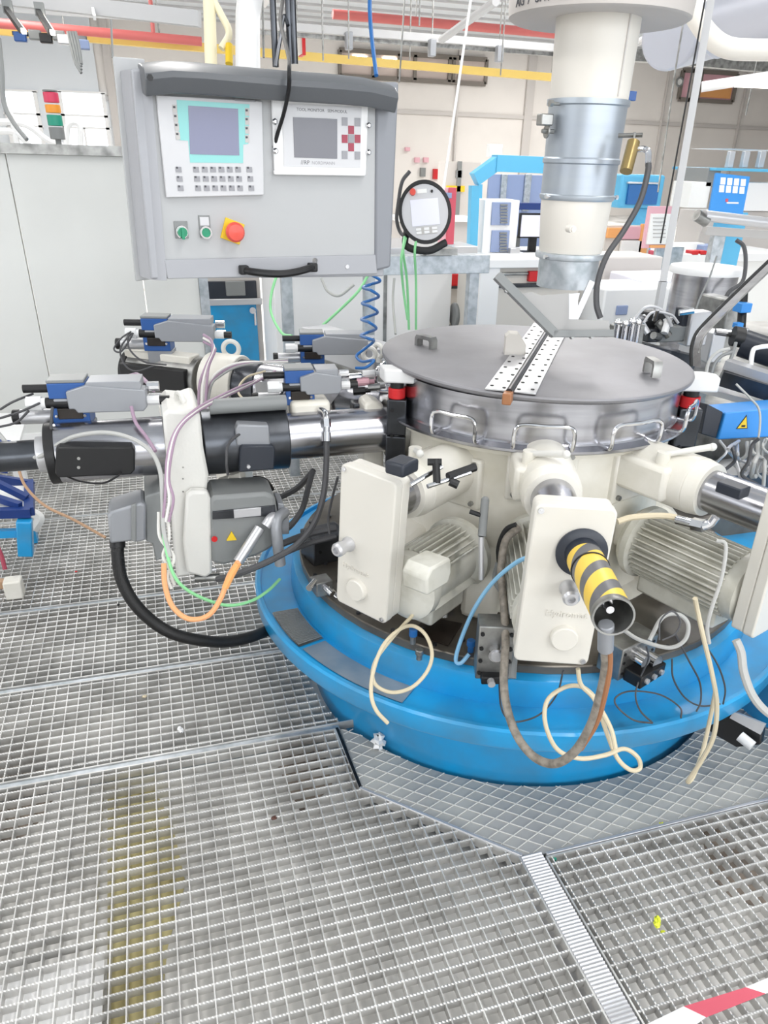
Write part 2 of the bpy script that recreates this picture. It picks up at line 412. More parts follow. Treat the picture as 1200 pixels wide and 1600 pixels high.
grating([(XL, .25), (XR, .25)]+CUT[:2]+[(.36, 1.71), (XL, 1.71)], 'nearest large grating at the lower left, over the white sheet and olive stain', ox=-.2237, oy=.0165, hole=0, ser_y=False)
grating([(XL, 1.735), (.45, 1.735), (.45, 2.145), (XL, 2.145)], 'second grating strip from the front, beneath the black hose loop', oy=.01, edges=(0, 2, 3))
grating([(XL, 2.175), (.45, 2.175), (.45, 2.64), (XL, 2.64)], 'third grating strip, brownish, in front of the cream block at the left edge', oy=.02, edges=(0, 2, 3))
grating([(XL-.1, 2.665), (1.0, 2.665), (1.0, 3.47), (XL-.1, 3.47)], 'fourth grating strip, under the servo motor and the blue stand', oy=.0, step=.01, edges=(0, 2, 3))
grating([(XL-.2, 3.49), (1.2, 3.49), (1.2, 4.22), (XL-.2, 4.22)], 'farthest grating strip, seen below the front spindle tube', oy=.01, step=.017, hole=0)
grating([(.757, .25), (2.1, .25), (2.1, 1.11), (.757, 1.11)], 'grating at the lower right, under the red and white tape', ox=.018, oy=-.006, hole=0)
# seams: angle irons the panels rest on
for (a, c, w_, lb) in [((XL, 1.722), (.375, 1.722), .020, 'grey angle iron between the nearest and second gratings'), ((XL, 2.16), (.33, 2.16), .016, 'grey angle iron between the second and third grating strips'), ((XL-.1, 2.652), (.62, 2.652), .018, 'pale angle iron between the third and fourth grating strips'), ((XL-.1, 3.48), (.9, 3.48), .016, 'thin pale angle iron between the two farthest grating strips'), ((XL-.2, 4.24), (1.2, 4.24), .03, 'white edge strip closing the farthest grating before the partition')]:
    B().box(a[0], c[0], a[1]-w_/2, a[1]+w_/2, FL, -.003).top('angle_iron', 'galv', lb, 'angle iron', 'angle irons between gratings', bev=.002)
# ribbed nosing strip beside the front grating
t = T('nosing_strip', 'ribbed steel nosing strip running to the bottom edge between two gratings', 'strip', (.724, .7, -.03))
B().box(.695, .752, .25, 1.132, FL, -.004).obj('strip_body', 'alu', t)
b = B(); y = .25
while y < 1.124: b.add([(.696, y, -.004), (.751, y, -.004), (.751, y+.0045, .001), (.696, y+.0045, .001), (.751, y+.007, -.004), (.696, y+.007, -.004)], [(0, 1, 2, 3), (3, 2, 4, 5)]); y += .0088
b.obj('rib', 'alu', t, kind='stuff')
# corner sheet with the slanted wire mesh, round the base of the machine
t = T('corner_mesh', 'grey mesh-covered corner sheet filling the floor round the blue base', 'sheet', (1.0, 1.3, -.03))
cpoly = [(.376, 1.70), (.376, 1.462), (.70, 1.135), (.76, 1.125), (2.1, 1.125), (2.1, 1.70)]
bw = B()
rim = [(CX+.70*cos(rad(a)), CY+.70*sin(rad(a))) for a in range(335, 204, -6)]
outer = [(.376, 1.462), (.70, 1.135), (.76, 1.125), (2.1, 1.125), (2.1, 1.71)]
sh = B().prism(outer+[(x, y) for x, y in rim if y < 1.74]+[(.376, 1.712)], .004, Matrix.Translation((0, 0, -.010)))
mat('mesh_sheet', (.68, .68, .665), .65, noise=.5, nscale=3.0, c2=(.56, .565, .575))
sh.obj('sheet', 'mesh_sheet', t)
for ang, st_ in ((23.5, .034), (-40, .036)):
    d = (cos(rad(ang)), sin(rad(ang))); nn = (-d[1], d[0]); k = -60
    while k < 60:
        p = (1.2+nn[0]*k*st_, 1.3+nn[1]*k*st_); iv = clip([(.38, 1.46), (.70, 1.14), (.76, 1.13), (2.09, 1.13), (2.09, 1.71), (.38, 1.71)], p, d)
        if iv:
            for a, c in minus_circle(iv, p, d, .70): bw.bar((p[0]+d[0]*a, p[1]+d[1]*a, -.0045), (p[0]+d[0]*c, p[1]+d[1]*c, -.0045), .0016, .0024)
        k += 1
bw.obj('mesh_wires', 'cast', t, kind='stuff')
B().bar((.372, 1.458, -.012), (.70, 1.13, -.012), .008, .03).obj('edge_bar', 'alu', t, bev=.001)
B().bar((.76, 1.118, -.012), (2.1, 1.118, -.012), .008, .03).obj('edge_bar', 'alu', t, bev=.001)
B().bar((.366, 1.712, -.008), (.374, 1.458, -.008), .008, .02).obj('gap_seal', 'black', t)  # black bar standing in for the shade inside the open gap
# things lying in the pit under the gratings
B().box(-1.0, at(163, 1500, z=-.03).x, .2, 1.16, -.034, -.030).top('white_sheet', 'sheet_white', 'shiny white sheet lying under the grating in the lower left corner', 'sheet')
for k_, (L_, lb_s) in enumerate([([(1095, 1300), (1130, 1290), (1185, 1370), (1200, 1420), (1150, 1410), (1110, 1370)], 'dark brown oil stain under the lower right grating'), ([(-20, 930), (120, 915), (200, 935), (190, 1000), (90, 1030), (-20, 1030)], 'brownish stain under the third grating strip at the left'), ([(-10, 1200), (70, 1195), (90, 1240), (50, 1300), (-10, 1330)], 'dark brown stain under the nearest grating at the left edge'), ([(430, 1190), (500, 1150), (520, 1230), (470, 1270)], 'dark oil stain near the black gap of the nearest grating')]):
    Q_ = [(at(x, y, z=FL).x, at(x, y, z=FL).y) for x, y in L_]; Q_ = Q_ if sum(Q_[i][0]*Q_[(i+1) % len(Q_)][1]-Q_[(i+1) % len(Q_)][0]*Q_[i][1] for i in range(len(Q_))) > 0 else Q_[::-1]
    B().prism(Q_, .001, Matrix.Translation((0, 0, FL+.0004))).top('stain', 'brown_stain', lb_s, 'stain')
B().prism([(at(x, y, z=FL+.001).x, at(x, y, z=FL+.001).y) for x, y in [(168, 1240), (168, 1640), (245, 1640), (262, 1480), (290, 1380), (270, 1290), (240, 1230)]][::-1], .0012, Matrix.Translation((0, 0, FL+.0005))).top('stain', 'olive_stain', 'olive yellow stain on the concrete under the nearest grating', 'stain')
# small litter on the gratings
def bit(x, y, s, m, lb, n='debris', z=.004, sq=(1, .8, .5), cat='debris'):
    p = at(x, y, z=z); b = B(Matrix.Translation(p) @ Matrix.Rotation(random.random()*3, 4, 'Z'))
    b.ball((0, 0, 0), s, 8, sq); 
    for i, v in enumerate(b.v): b.v[i] = p+(v-p)*(1+.35*math.sin(i*2.3+x))
    return b.top(n, m, lb, cat)
bit(1027, 1441, .009, 'lemon', 'lemon yellow foam bit on the lower right grating', sq=(1.5, .8, .8)); bit(1036, 1457, .006, 'lemon', 'smaller yellow crumb just below the lemon yellow foam bit', z=-.01)
bit(282, 1140, .008, 'white', 'white plastic chip lying on the seam of the nearest grating', sq=(1.6, .9, .8))
bit(428, 1278, .007, 'brown', 'dark brown crumb on the middle of the nearest grating'); bit(1032, 1288, .010, 'lemon', 'faded yellow-green chip at the top of the lower right grating', z=-.01)
bit(866, 1342, .007, 'stack_green', 'small teal flake near the nosing strip on the right grating', z=-.01)
bit(226, 1088, .007, 'beige_cable', 'tan crumb on the second grating strip'); bit(185, 945, .006, 'black', 'tiny black crumb beside the black hose'); bit(119, 893, .005, 'red', 'tiny red fleck on the fourth grating strip')
bit(592, 1158, .024, 'white', 'crumpled dirty white paper against the blue base skirt', 'crumpled_paper', z=.012, sq=(1, .8, .9), cat='paper')
# red and white barrier tape lying over the lower right grating
t = T('barrier_tape', 'red and white barrier tape stretched across the lower right corner', 'tape', at(1090, 1590, z=.03))
tp = [(at(950, 1630, z=.03), at(1020, 1650, z=.03)), (at(1068, 1573, z=.03), at(1103, 1590, z=.03)), (at(1165, 1543, z=.035), at(1196, 1553, z=.035)), (at(1290, 1490, z=.04), at(1320, 1500, z=.04))]
for i, (m, n) in enumerate([('white', 'white_section'), ('tape_red', 'red_section'), ('white', 'white_section')]):
    (a, a2), (c, c2) = tp[i], tp[i+1]; up = Vector((0, 0, .0012)); V = [a, a2, c2, c]
    B().add([*V, *[v+up for v in V]], [(0, 3, 2, 1), (4, 5, 6, 7), (0, 1, 5, 4), (1, 2, 6, 5), (2, 3, 7, 6), (3, 0, 4, 7)]).obj(n, m, t)
# ================================================================== ROTARY MACHINE
C0 = Vector((CX, CY, 0))
def ring(prof, name, m, par, n=96, a0=0, a1=2*pi, **k): return B(Matrix.Translation(C0)).lathe(prof, n, None, a0, a1).obj(name, m, par, **k)
def pol(a, r, z=0): return Vector((CX+r*cos(rad(a)), CY+r*sin(rad(a)), z))
mach = T('rotary_machine', 'round blue machine base with a cream central column on the steel gratings', 'machine', (CX, CY, FL))
ring([(.60, FL), (.675, FL), (.69, .25), (.80, .275), (.80, .25), (.844, .25), (.852, .262), (.852, .306), (.846, .312), (.836, .312), (.832, .300), (.735, .298), (.60, .298)], 'flange', 'blue', mach)
ring([(.733, .29), (.738, .30), (.728, .372), (.715, .380), (.60, .380)], 'step_ring', 'blue', mach)
ring([(.705, .378), (.708, .382), (.708, .402), (.705, .405), (.0, .405)], 'table_plate', 'table_plate', mach, n=60)
ring([(.47, .40), (.47, .412), (.43, .43), (.415, .50), (.412, .84), (.43, .845), (.435, .862), (.0, .862)], 'column', 'cream_dirty', mach, n=80)
# radial stiffener pockets round the column, hole plugs, label plate
for k in range(10):
    a = k*36+18; F = Matrix.Translation(C0) @ Matrix.Rotation(rad(a), 4, 'Z')
    B(F).prism([(.38, .405), (.53, .405), (.528, .49), (.50, .53), (.43, .57), (.38, .58)], .10, Matrix(((1, 0, 0, 0), (0, 0, -1, .05), (0, 1, 0, 0), (0, 0, 0, 1)))).obj('column_foot', 'cream_dirty', mach, bev=.016)
for a in (225.2, 250.3):
    p = pol(a, .688, .205); B().cyl(p-pol(a, .02)+C0.xyz*0+Vector((CX, CY, 0))*1 if False else p, p+(pol(a, 1)-C0)*.008, .011, n=16).obj('hole_plug', 'oil_dark', mach)
F = frame(pol(263, .69, .17), pol(263, 1)-C0)
B(F).cb((0, 0, .003), .10, .032, .012).obj('slot_cover', 'black', mach, bev=.003)
B(F).cb((0, .004, .010), .07, .010, .003).obj('slot_bar', 'dark_steel', mach)
F = frame(pol(207, .69, .19), pol(207, 1)-C0)
B(F).cb((0, 0, .003), .14, .035, .012).obj('slot_cover', 'black', mach, bev=.003)
for k in range(40):
    a = 150+k*5.2; 
    if 236 < a < 268 or 280 < a < 300: continue
    p = pol(a, .69 if k % 2 else .64, .405); B().cyl(p, p+Vector((0, 0, .006)), .006, n=8).obj('table_screw', 'dark_steel', mach)
# mesh window and soot patches let into the tray at the left
ring([(.745, .3005), (.825, .3025)], 'tray_mesh', 'dull_steel', mach, n=20, a0=rad(186), a1=rad(200))
b = B(Matrix.Translation(C0))
for k in range(26):
    a = rad(186.4+k*.52); b.bar((.747*cos(a), .747*sin(a), .304), (.823*cos(a), .823*sin(a), .306), .003, .002)
b.obj('mesh_wires', 'servo', mach, kind='stuff')
mat('soot', (.54, .58, .62), .4, noise=.8, nscale=9, c2=(.36, .47, .56))
ring([(.748, .3008), (.822, .3028)], 'soot_patch', 'soot', mach, n=30, a0=rad(201), a1=rad(226))
# ---- drum with lid
drum = T('drum_cover', 'large round stainless drum cover with a flat grey lid on the cream column', 'drum', (CX, CY, .862))
ring([(0, .8622), (.452, .8622), (.456, .866), (.456, .872), (.425, .876), (.421, .88), (.421, .985), (.0, .985)], 'drum_wall', 'steel', drum, n=120)
Tilt = Matrix.Translation((CX, CY, 1.0)) @ Matrix.Rotation(rad(1.2), 4, Vector((.35, 1, 0)))
lid = B(Tilt).lathe([(0, -.012), (.436, -.012), (.446, -.006), (.448, .0), (.446, .005), (.440, .008), (.37, .0085), (.366, .0105), (0, .0115)], 120).obj('lid', 'lid', drum)
for a, w_ in ((219, .27), (248, .31), (279, .33), (150, .26), (30, .26), (312, .26)):
    p0, p1 = pol(a-w_/.9*57.3/2, .423, .877), pol(a+w_/.9*57.3/2, .423, .877)
    out = (pol(a, 1)-C0)*.045; q = Vector((0, 0, .062))
    pp = [p0, p0+out*.9+Vector((0, 0, .004)), p0+out+q*.75, p0.lerp(p1, .12)+out+q, p0.lerp(p1, .5)+out*1.05+q, p0.lerp(p1, .88)+out+q, p1+out+q*.75, p1+out*.9+Vector((0, 0, .004)), p1]
    B().tube(pp, .0052, n=10).obj('side_handle', 'chrome', drum)
# hinge plates with punched holes, lid grips, block
Lz = 1.0115
def lp(x, y, z=Lz): return at(x, y, z=z)
hA, hB = lp(797, 613), lp(862, 508); hd = (hB-hA).normalized(); hn = Vector((-hd.y, hd.x, 0)); HF = Matrix(((hd.x, hn.x, 0, hA.x), (hd.y, hn.y, 0, hA.y), (0, 0, 1, Lz), (0, 0, 0, 1)))
HL = (hB-hA).length
for sgn in (-1, 1):
    hp = B(HF).box(0.0, HL, *sorted((sgn*.009, sgn*.062)), .0, .004).obj('hinge_plate', 'alu', drum, bev=.001)
    b = B(HF)
    for k in range(14):
        for r_ in (.018, .05):
            u = .02+k*(HL-.04)/13+(.01 if r_ > .03 else 0); b.cyl((u, sgn*r_, .0035), (u, sgn*r_, .0055), .0045, n=8)
    b.obj('hinge_screws', 'rubber', hp, kind='stuff')
B(HF).cyl((-.02, 0, .006), (HL, 0, .006), .0085, n=12).obj('hinge_pin', 'dark_steel', drum)
B(HF).box(-.045, -.01, -.010, .012, -.02, .008).obj('hinge_end', 'copper', drum, bev=.003)
def grip(x, y, hd_):
    p = lp(x, y); d = Vector(hd_).normalized(); w_ = Vector((-d.y, d.x, 0))
    M = Matrix(((w_.x, d.x, 0, p.x), (w_.y, d.y, 0, p.y), (0, 0, 1, p.z-.004), (0, 0, 0, 1)))
    b = B(M); o = [(-.035, 0), (-.035, .032), (-.029, .042), (.029, .042), (.035, .032), (.035, 0), (.024, 0), (.024, .028), (.02, .032), (-.02, .032), (-.024, .028), (-.024, 0)]
    n = len(o); vs = [(u, -.012, w) for u, w in o]+[(u, .012, w) for u, w in o]
    fs = [(i, (i+1) % n, n+(i+1) % n, n+i) for i in range(n)]
    for k in (0, n):
        for q in [(0, 1, 10, 11), (1, 2, 9, 10), (2, 3, 8, 9), (3, 4, 7, 8), (4, 5, 6, 7)]: fs.append(tuple(k+i for i in q))
    b.add(vs, fs); b.obj('lid_grip', 'dull_steel', drum)
grip(665, 545, (.9, .45, 0)); grip(1018, 583, (.95, -.2, 0))
p = lp(803, 553); b = B(Matrix.Translation(p) @ Matrix.Rotation(rad(-20), 4, 'Z'))
b.prism([(-.03, -.002), (.03, -.002), (.03, .03), (.005, .062), (-.02, .062), (-.03, .052)], .045, Matrix(((1, 0, 0, 0), (0, 0, -1, .02), (0, 1, 0, 0), (0, 0, 0, 1)))); b.obj('lid_block', 'pale_board', drum, bev=.002)
# ---- vertical duct column
DX, DY = 1.122, 2.02
duct = T('duct_column', 'tall cream and galvanised steel duct column rising from behind the drum lid', 'duct', (DX, DY, 1.27))
DM = Matrix.Translation((DX, DY, 0))
def dl(prof, name, m, n=48, **k): return B(DM).lathe(prof, n).obj(name, m, duct, **k)
dl([(0, 1.28), (.083, 1.28), (.086, 1.285), (.094, 1.40), (.094, 1.43), (0, 1.43)], 'lower_tube', 'duct_white')
dl([(.080, 1.195), (.083, 1.195), (.083, 1.272), (.080, 1.272)], 'clear_sleeve', 'galv')
dl([(.086, 1.268), (.094, 1.27), (.096, 1.277), (.094, 1.284), (.086, 1.286)], 'clamp_ring', 'galv')
dl([(.0, 1.415), (.097, 1.415), (.100, 1.42), (.100, 1.427), (.097, 1.43), (.097, 1.50), (.101, 1.503), (.101, 1.512), (.097, 1.516), (.1, 1.63), (.105, 1.633), (.105, 1.645), (0, 1.645)], 'sleeve', 'galv_duct')
dl([(0, 1.643), (.099, 1.643), (.104, 1.84), (0, 1.84)], 'upper_tube', 'duct_white')
dl([(0, 1.822), (.21, 1.808), (.22, 1.814), (.225, 1.88), (.22, 1.9), (.0, 1.9)], 'top_disc', 'disc_grey')
dl([(.106, 1.9), (.106, 2.9), (0, 2.9)], 'riser', 'duct_white')
dl([(.03, 2.88), (.15, 2.9), (.15, 2.93), (.03, 2.93)], 'riser_cap', 'galv')
B().bar((DX, DY, 2.92), (DX, DY, HZ-.04), .08).obj('ceiling_post', 'duct_white', duct)
b = B(); a = rad(285); b.cyl((DX+.1*cos(a), DY+.1*sin(a), 1.65), (DX+.105*cos(a), DY+.105*sin(a), 1.835), .0025, n=6); b.obj('seam', 'wall_trim', duct)
for i, ch in enumerate('AG/SWITZERLAND'):
    a = 182+i*5 if i < 2 else (194 if i == 2 else 201+(i-3)*4.3); p = Vector((DX+.2225*cos(rad(a)), DY+.2225*sin(rad(a)), 1.832)); n_ = Vector((cos(rad(a)), sin(rad(a)), 0))
    text(ch, .028, frame(p, n_), 'ink', duct, 'letter')
def bolt(par, p, d, r, L, m='dull_steel', name='bolt'):
    p = Vector(p); d = Vector(d).normalized(); B().cyl(p, p+d*L, r*.5, n=8).cyl(p+d*L, p+d*(L+r*1.1), r, n=6).obj(name, m, par)
bolt(duct, (DX-.098, DY-.03, 1.632), (-1, -.1, 0), .008, .02); bolt(duct, (DX-.095, DY-.03, 1.424), (-1, -.1, 0), .006, .008, 'chrome')
bolt(duct, (DX+.095, DY-.03, 1.424), (1, -.1, 0), .006, .006, 'chrome'); bolt(duct, (DX-.086, DY-.04, 1.277), (-1, -.2, 0), .006, .008, 'chrome')
p = at(894, 358, d=1.85); B().cyl(p+Vector((0, .02, 0)), p+Vector((-.003, -.01, 0)), .009, n=16).cyl(p+Vector((-.003, -.01, 0)), p+Vector((-.003, -.014, 0)), .006, n=6).obj('grease_nipple', 'duct_white', duct)
B().cyl((DX-.10, DY-.02, 1.572), (DX-.135, DY-.025, 1.572), .005, n=8).cyl((DX-.118, DY-.02, 1.572), (DX-.122, DY-.02, 1.572), .016, n=12).obj('latch_bolt', 'dull_steel', duct)
B().cb((DX-.128, DY-.02, 1.597), .034, .03, .026).obj('latch_block', 'dull_steel', duct, bev=.003)
# brass lubricator with its hose on the right of the sleeve
oil = T('lubricator', 'brass lubricator cylinder hanging from a T-bolt right of the duct', 'lubricator', at(982, 262, d=1.85))
a, c = at(990, 222, d=1.85), at(978, 268, d=1.85); B().cyl(c, a, .0155, n=20).obj('brass_body', 'brass', oil)
B().cyl(at(990, 222, d=1.85), at(992, 207, d=1.85), .003, n=8).cyl(at(966, 212, d=1.87), at(1004, 211, d=1.85), .005, n=8).obj('t_bolt', 'dull_steel', oil)
B().tube([at(993, 233, d=1.85), at(1006, 233, d=1.84), at(1013, 238, d=1.84), at(1013, 256, d=1.84)], .0075, n=10).obj('elbow', 'chrome', oil)
cable([(1013, 254, 1.84), (1012, 270, 1.84), (1000, 315, 1.84), (975, 360, 1.84), (948, 400, 1.84), (934, 440, 1.85), (932, 475, 1.86), (938, 497, 1.87)], .0075, 'dark_cable', 'dark grey hose curving down from the brass lubricator', 'hose', 'hose')
p = at(987, 150, d=1.95); B(Matrix.Translation(p)).cb((0, 0, 0), .022, .012, .022).top('sensor', 'valve_blue', 'small blue sensor peeping out right of the upper duct', 'sensor', bev=.002)
# V-shaped steel bracket (dark edge bars, plate between) under the duct
br = T('duct_bracket', 'V-shaped grey sheet-steel bracket with dark studded edge bars under the duct', 'bracket', at(865, 520, d=2.0))
BM = frame(at(865, 520, d=2.0), (-.25, -1, .25))
def ob(M, pts): return [on(M, x, y) for x, y in pts]
plate = B(BM).prism(ob(BM, [(800, 463), (830, 456), (844, 462), (888, 458), (888, 499), (950, 501), (952, 516), (866, 520)])[::-1], .006).obj('plate', 'bracket_grey', br)
B(BM).bar((*on(BM, 775, 431), .01), (*on(BM, 866, 523), .01), .022, .03).obj('edge_bar', 'servo', br, bev=.001)
B(BM).bar((*on(BM, 862, 522), .01), (*on(BM, 955, 521), .01), .018, .03).obj('edge_bar', 'servo', br, bev=.001)
for x, y in [(790, 455), (811, 474), (832, 494), (892, 527), (922, 526), (945, 524)]:
    u, v = on(BM, x, y); B(BM).cyl((u, v, 0), (u, v, .02), .005, n=8).obj('stud', 'dull_steel', br)
B(BM).prism(ob(BM, [(888, 459), (906, 458), (903, 470), (904, 499), (888, 499)])[::-1], .05, Matrix.Translation((0, 0, -.05))).obj('side_cheek', 'alu', br)
B(BM).bar((*on(BM, 905, 497), -.04), (*on(BM, 932, 437), -.04), .016, .01).obj('strut', 'alu', br)
# ---- spindle units ------------------------------------------------------------
def unit(ang, R_, zc, w, h, roll, label, knob, boss, txt, motor=True, mdy=0, qd=.088, qr=.052, dep=.05, box_t=0, group='spindle units round the column'):
    F = Matrix.Translation(C0) @ Matrix.Rotation(rad(ang), 4, 'Z')
    org = F @ Vector((R_, 0, zc-h/2)); t = T('spindle_unit', label, 'machine unit', org, group)
    # face frame: x right seen from outside, y up, z outward
    o = F @ Vector((R_, box_t, zc)); n_ = (F.to_3x3() @ Vector((1, 0, 0))); FF = frame(o, n_) @ Matrix.Rotation(rad(roll), 4, 'Z')
    c = .014
    def rr(w, h, r, k=4):
        o = []
        for qx, qy, a0 in ((1, 1, 0), (-1, 1, 90), (-1, -1, 180), (1, -1, 270)):
            for i in range(k+1): a = rad(a0+90*i/k); o.append((qx*(w/2-r)+r*cos(a), qy*(h/2-r)+r*sin(a)))
        return o
    B(FF).prism(rr(w, h, c), dep*.55, Matrix.Translation((0, 0, -dep*.55))).obj('guard_cover', 'guard', t, bev=.004)
    B(FF).prism(rr(w-.003, h-.003, c), dep*.6, Matrix.Translation((0, 0, -dep*1.16))).obj('guard_back', 'guard', t, bev=.003)
    for sx in (-1, 1):
        for sy in (-1, 1):
            if sx*sy > 0: continue
            B(FF).cyl((sx*(w/2-.012), sy*(h/2-.012), -.002), (sx*(w/2-.012), sy*(h/2-.012), .004), .006, n=12).cyl((sx*(w/2-.012), sy*(h/2-.012), .003), (sx*(w/2-.012), sy*(h/2-.012), .0048), .003, n=6).obj('cover_screw', 'chrome', t)
    if boss: B(FF).lathe([(0, 0), (.03, 0), (.0285, .012), (.026, .0145), (0, .0145)], 32, Matrix.Translation((*boss, -.001))).obj('round_boss', 'guard', t)
    if knob:
        kx, ky = knob; M = Matrix.Translation((kx, ky, 0))
        B(FF).lathe([(0, 0), (.019, 0), (.019, .006), (.015, .012), (.015, .028), (.0175, .03), (.0175, .044), (.013, .05), (.008, .05), (.008, .04), (0, .04)], 24, M).obj('cable_gland', 'alu', t)
    if txt: text('Hydromat', .021, FF @ Matrix.Translation((*txt, -.0002)) , 'guard', t, 'raised_lettering', .0022)
    if motor:
        mz = zc-.115; mr = .088; m0, m1 = .475, R_-dep*1.15
        B(F).lathe([(0, m0-.04), (.05, m0-.04), (.085, m0-.02), (mr+.012, m0), (mr+.012, m0+.018), (mr, m0+.024), (mr-.012, m0+.03), (0, m0+.03)], 32, Matrix.Translation((0, mdy, mz)) @ Matrix.Rotation(rad(90), 4, 'Y')).obj('motor_end_bell', 'motor', t)
        B(F).lathe([(0, m0+.02), (mr-.015, m0+.02), (mr-.015, m1-.03), (0, m1-.03)], 32, Matrix.Translation((0, mdy, mz)) @ Matrix.Rotation(rad(90), 4, 'Y')).obj('motor_body', 'motor', t)
        B(F).lathe([(0, m1-.05), (mr-.005, m1-.05), (mr, m1-.04), (mr, m1-.012), (mr-.02, m1), (0, m1)], 32, Matrix.Translation((0, mdy, mz)) @ Matrix.Rotation(rad(90), 4, 'Y')).obj('motor_front_bell', 'motor', t)
        for k in range(34):
            a = 2*pi*k/34
            if abs(((a-pi*1.5+pi) % (2*pi))-pi) < .5: continue
            M = Matrix.Translation((0, mdy, mz)) @ Matrix.Rotation(a, 4, 'X'); B(F).box(m0+.028, m1-.045, -.0018, .0018, mr-.02, mr+.003, M).obj('cooling_fin', 'motor', t)
        B(F).box(m0+.04, m1-.06, mdy-.05, mdy+.05, mz-mr-.035, mz-mr+.02).obj('terminal_box', 'motor', t, bev=.008)
        B(F).box(.40, m0-.02, mdy-.04, mdy+.04, mz-.03, mz+.05).obj('motor_mount', 'cream_dirty', t, bev=.008)
        B(F).cyl((m0+.09, mdy+.02, mz-mr-.03), (m0+.10, mdy+.03, mz-mr-.06), .008, n=10).obj('cable_gland', 'dull_steel', t)
    qz = zc+qd
    B(F).cyl((.40, 0, qz), (.60, 0, qz), qr+.020, n=40).obj('quill_casting', 'cream', t, bev=.004)
    B(F).cyl((.60, 0, qz), (.635, 0, qz), qr+.020, qr+.014, n=40, hole=qr-.002).obj('quill_lip', 'cream', t)
    B(F).cyl((.58, 0, qz), (R_-.04, 0, qz), qr, n=40).obj('quill', 'steel', t)
    B(F).box(.40, .56, -.085, -.02, qz-.045, qz+.045).obj('clamp_lug', 'cream', t, bev=.012)
    B(F).cyl((.52, -.05, qz), (.52, -.05, qz+.075), .017, n=20).obj('clamp_post', 'cream', t)
    B(F).cyl((.52, -.05, qz+.068), (.60, .02, qz+.098), .007, .0085, n=12).ball((.602, .022, qz+.0985), .010, 12).obj('clamp_lever', 'cast', t)
    B(F).box(.36, .42, -.09, .09, qz-.10, qz+.042).obj('mounting_flange', 'cream', t, bev=.008)
    for yy in (-.07, .07):
        for zz in (-.08, .03): B(F).cyl((.42, yy, qz+zz), (.43, yy, qz+zz), .007, n=6).obj('flange_bolt', 'dull_steel', t)
    return t, F, FF
u1, F1, FF1 = unit(216.1, .789, .688, .161, .38, -3.4, 'spindle unit with the tall cream guard box left of centre', (-.045, -.01), (-.012, -.125), None, mdy=.075)
text('Hydromat', .020, FF1 @ Matrix.Translation((-.022, -.073, -.0002)), 'guard', u1, 'raised_lettering', .0022)
u2, F2, FF2 = unit(249.5, .896, .733, .160, .37, -1.2, 'spindle unit with the cream guard box that carries the striped tube', on(frame(pol(249.5, .896, .733), pol(249.5, 1)-C0) @ Matrix.Rotation(rad(-1.2), 4, 'Z'), 888, 918), None, None)
_b = on(FF2, 881, 995); B(FF2).lathe([(0, 0), (.03, 0), (.0285, .012), (.026, .0145), (0, .0145)], 32, Matrix.Translation((*_b, -.001))).obj('round_boss', 'guard', u2)
_b = on(FF2, 885, 960); text('Hydromat', .021, FF2 @ Matrix.Translation((*_b, -.0002)), 'guard', u2, 'raised_lettering', .0022)
u3, F3, FF3 = unit(289, .87, .715, .17, .38, 1, 'spindle unit with the finned motor and guard box cut by the right edge', (.04, .03), (0, -.11), None)
# striped tube on unit 2
hz = T('striped_tube', 'black drawbar tube wrapped in yellow hazard bands on the middle guard box', 'tube', at(912, 862, d=1.46))
p0 = FF2 @ Vector((*on(FF2, 908, 862), 0)); p1 = at(958, 962, d=1.255); zz = (p1-p0); Lh = zz.length; HM = frame(p0, zz)
B(HM).lathe([(0, 0), (.051, 0), (.052, .006), (.040, .012), (0, .012)], 40).obj('collar', 'dark_blue_black', hz, bev=0)
B(HM).lathe([(.0345, .01), (.0357, .01), (.0357, .04), (.0345, .04)], 40).obj('black_sleeve', 'dark_blue_black', hz)
B().lathe([(.034, .038), (.0356, .038), (.0346, Lh-.012), (.033, Lh-.012)], 48).obj('striped_sleeve', 'hazard', hz, local=HM)
B(HM).lathe([(.033, Lh-.09), (.0345, Lh-.014), (.036, Lh-.01), (.036, Lh+.004), (.0325, Lh+.004), (.0315, Lh-.09), (0, Lh-.09)], 48).obj('open_end', 'dull_steel', hz)
B(HM).lathe([(.0352, .084), (.0372, .084), (.0372, .088), (.0352, .088)], 40).obj('hose_band', 'black', hz)
B(HM).cyl((0, 0, Lh-.09), (0, 0, Lh-.045), .010, n=20).cyl((0, 0, Lh-.045), (0, 0, Lh-.02), .007, n=12).obj('inner_plug', 'chrome', hz)
# ================================================================== SPINDLE ARMS ON THE LEFT
def XF(ang, z): return Matrix.Translation((CX, CY, z)) @ Matrix.Rotation(rad(ang), 4, 'Z')
def acyl(par, F, r0, r1, R_, name, m, R2=None, hole=0, n=40, dy=0, dz=0, bev=.003): return B(F).cyl((r0, dy, dz), (r1, dy, dz), R_, R2, n=n, hole=hole).obj(name, m, par, bev=bev)
def eyebolt(par, p, ax, R_=.019, r=.0065, m='cast'):
    p = Vector(p); B().cyl(p-Vector((0, 0, R_+.018)), p-Vector((0, 0, R_-.002)), .010, n=12).torus(p, ax, R_, r).obj('eye_bolt', m, par)
arm1 = T('horizontal_spindle', 'long steel hydraulic spindle arm in front on the left, with a white cast bracket', 'spindle arm', (.05, CY, .42), 'horizontal spindle arms on the left')
F = XF(180, .815)
acyl(arm1, F, 1.345, 1.56, .038, 'tail_tube', 'dark_steel'); acyl(arm1, F, 1.345, 1.375, .045, 'tail_collar', 'alu')
acyl(arm1, F, 1.06, 1.345, .076, 'rear_cylinder', 'steel'); acyl(arm1, F, 1.325, 1.35, .078, 'end_cap', 'black')
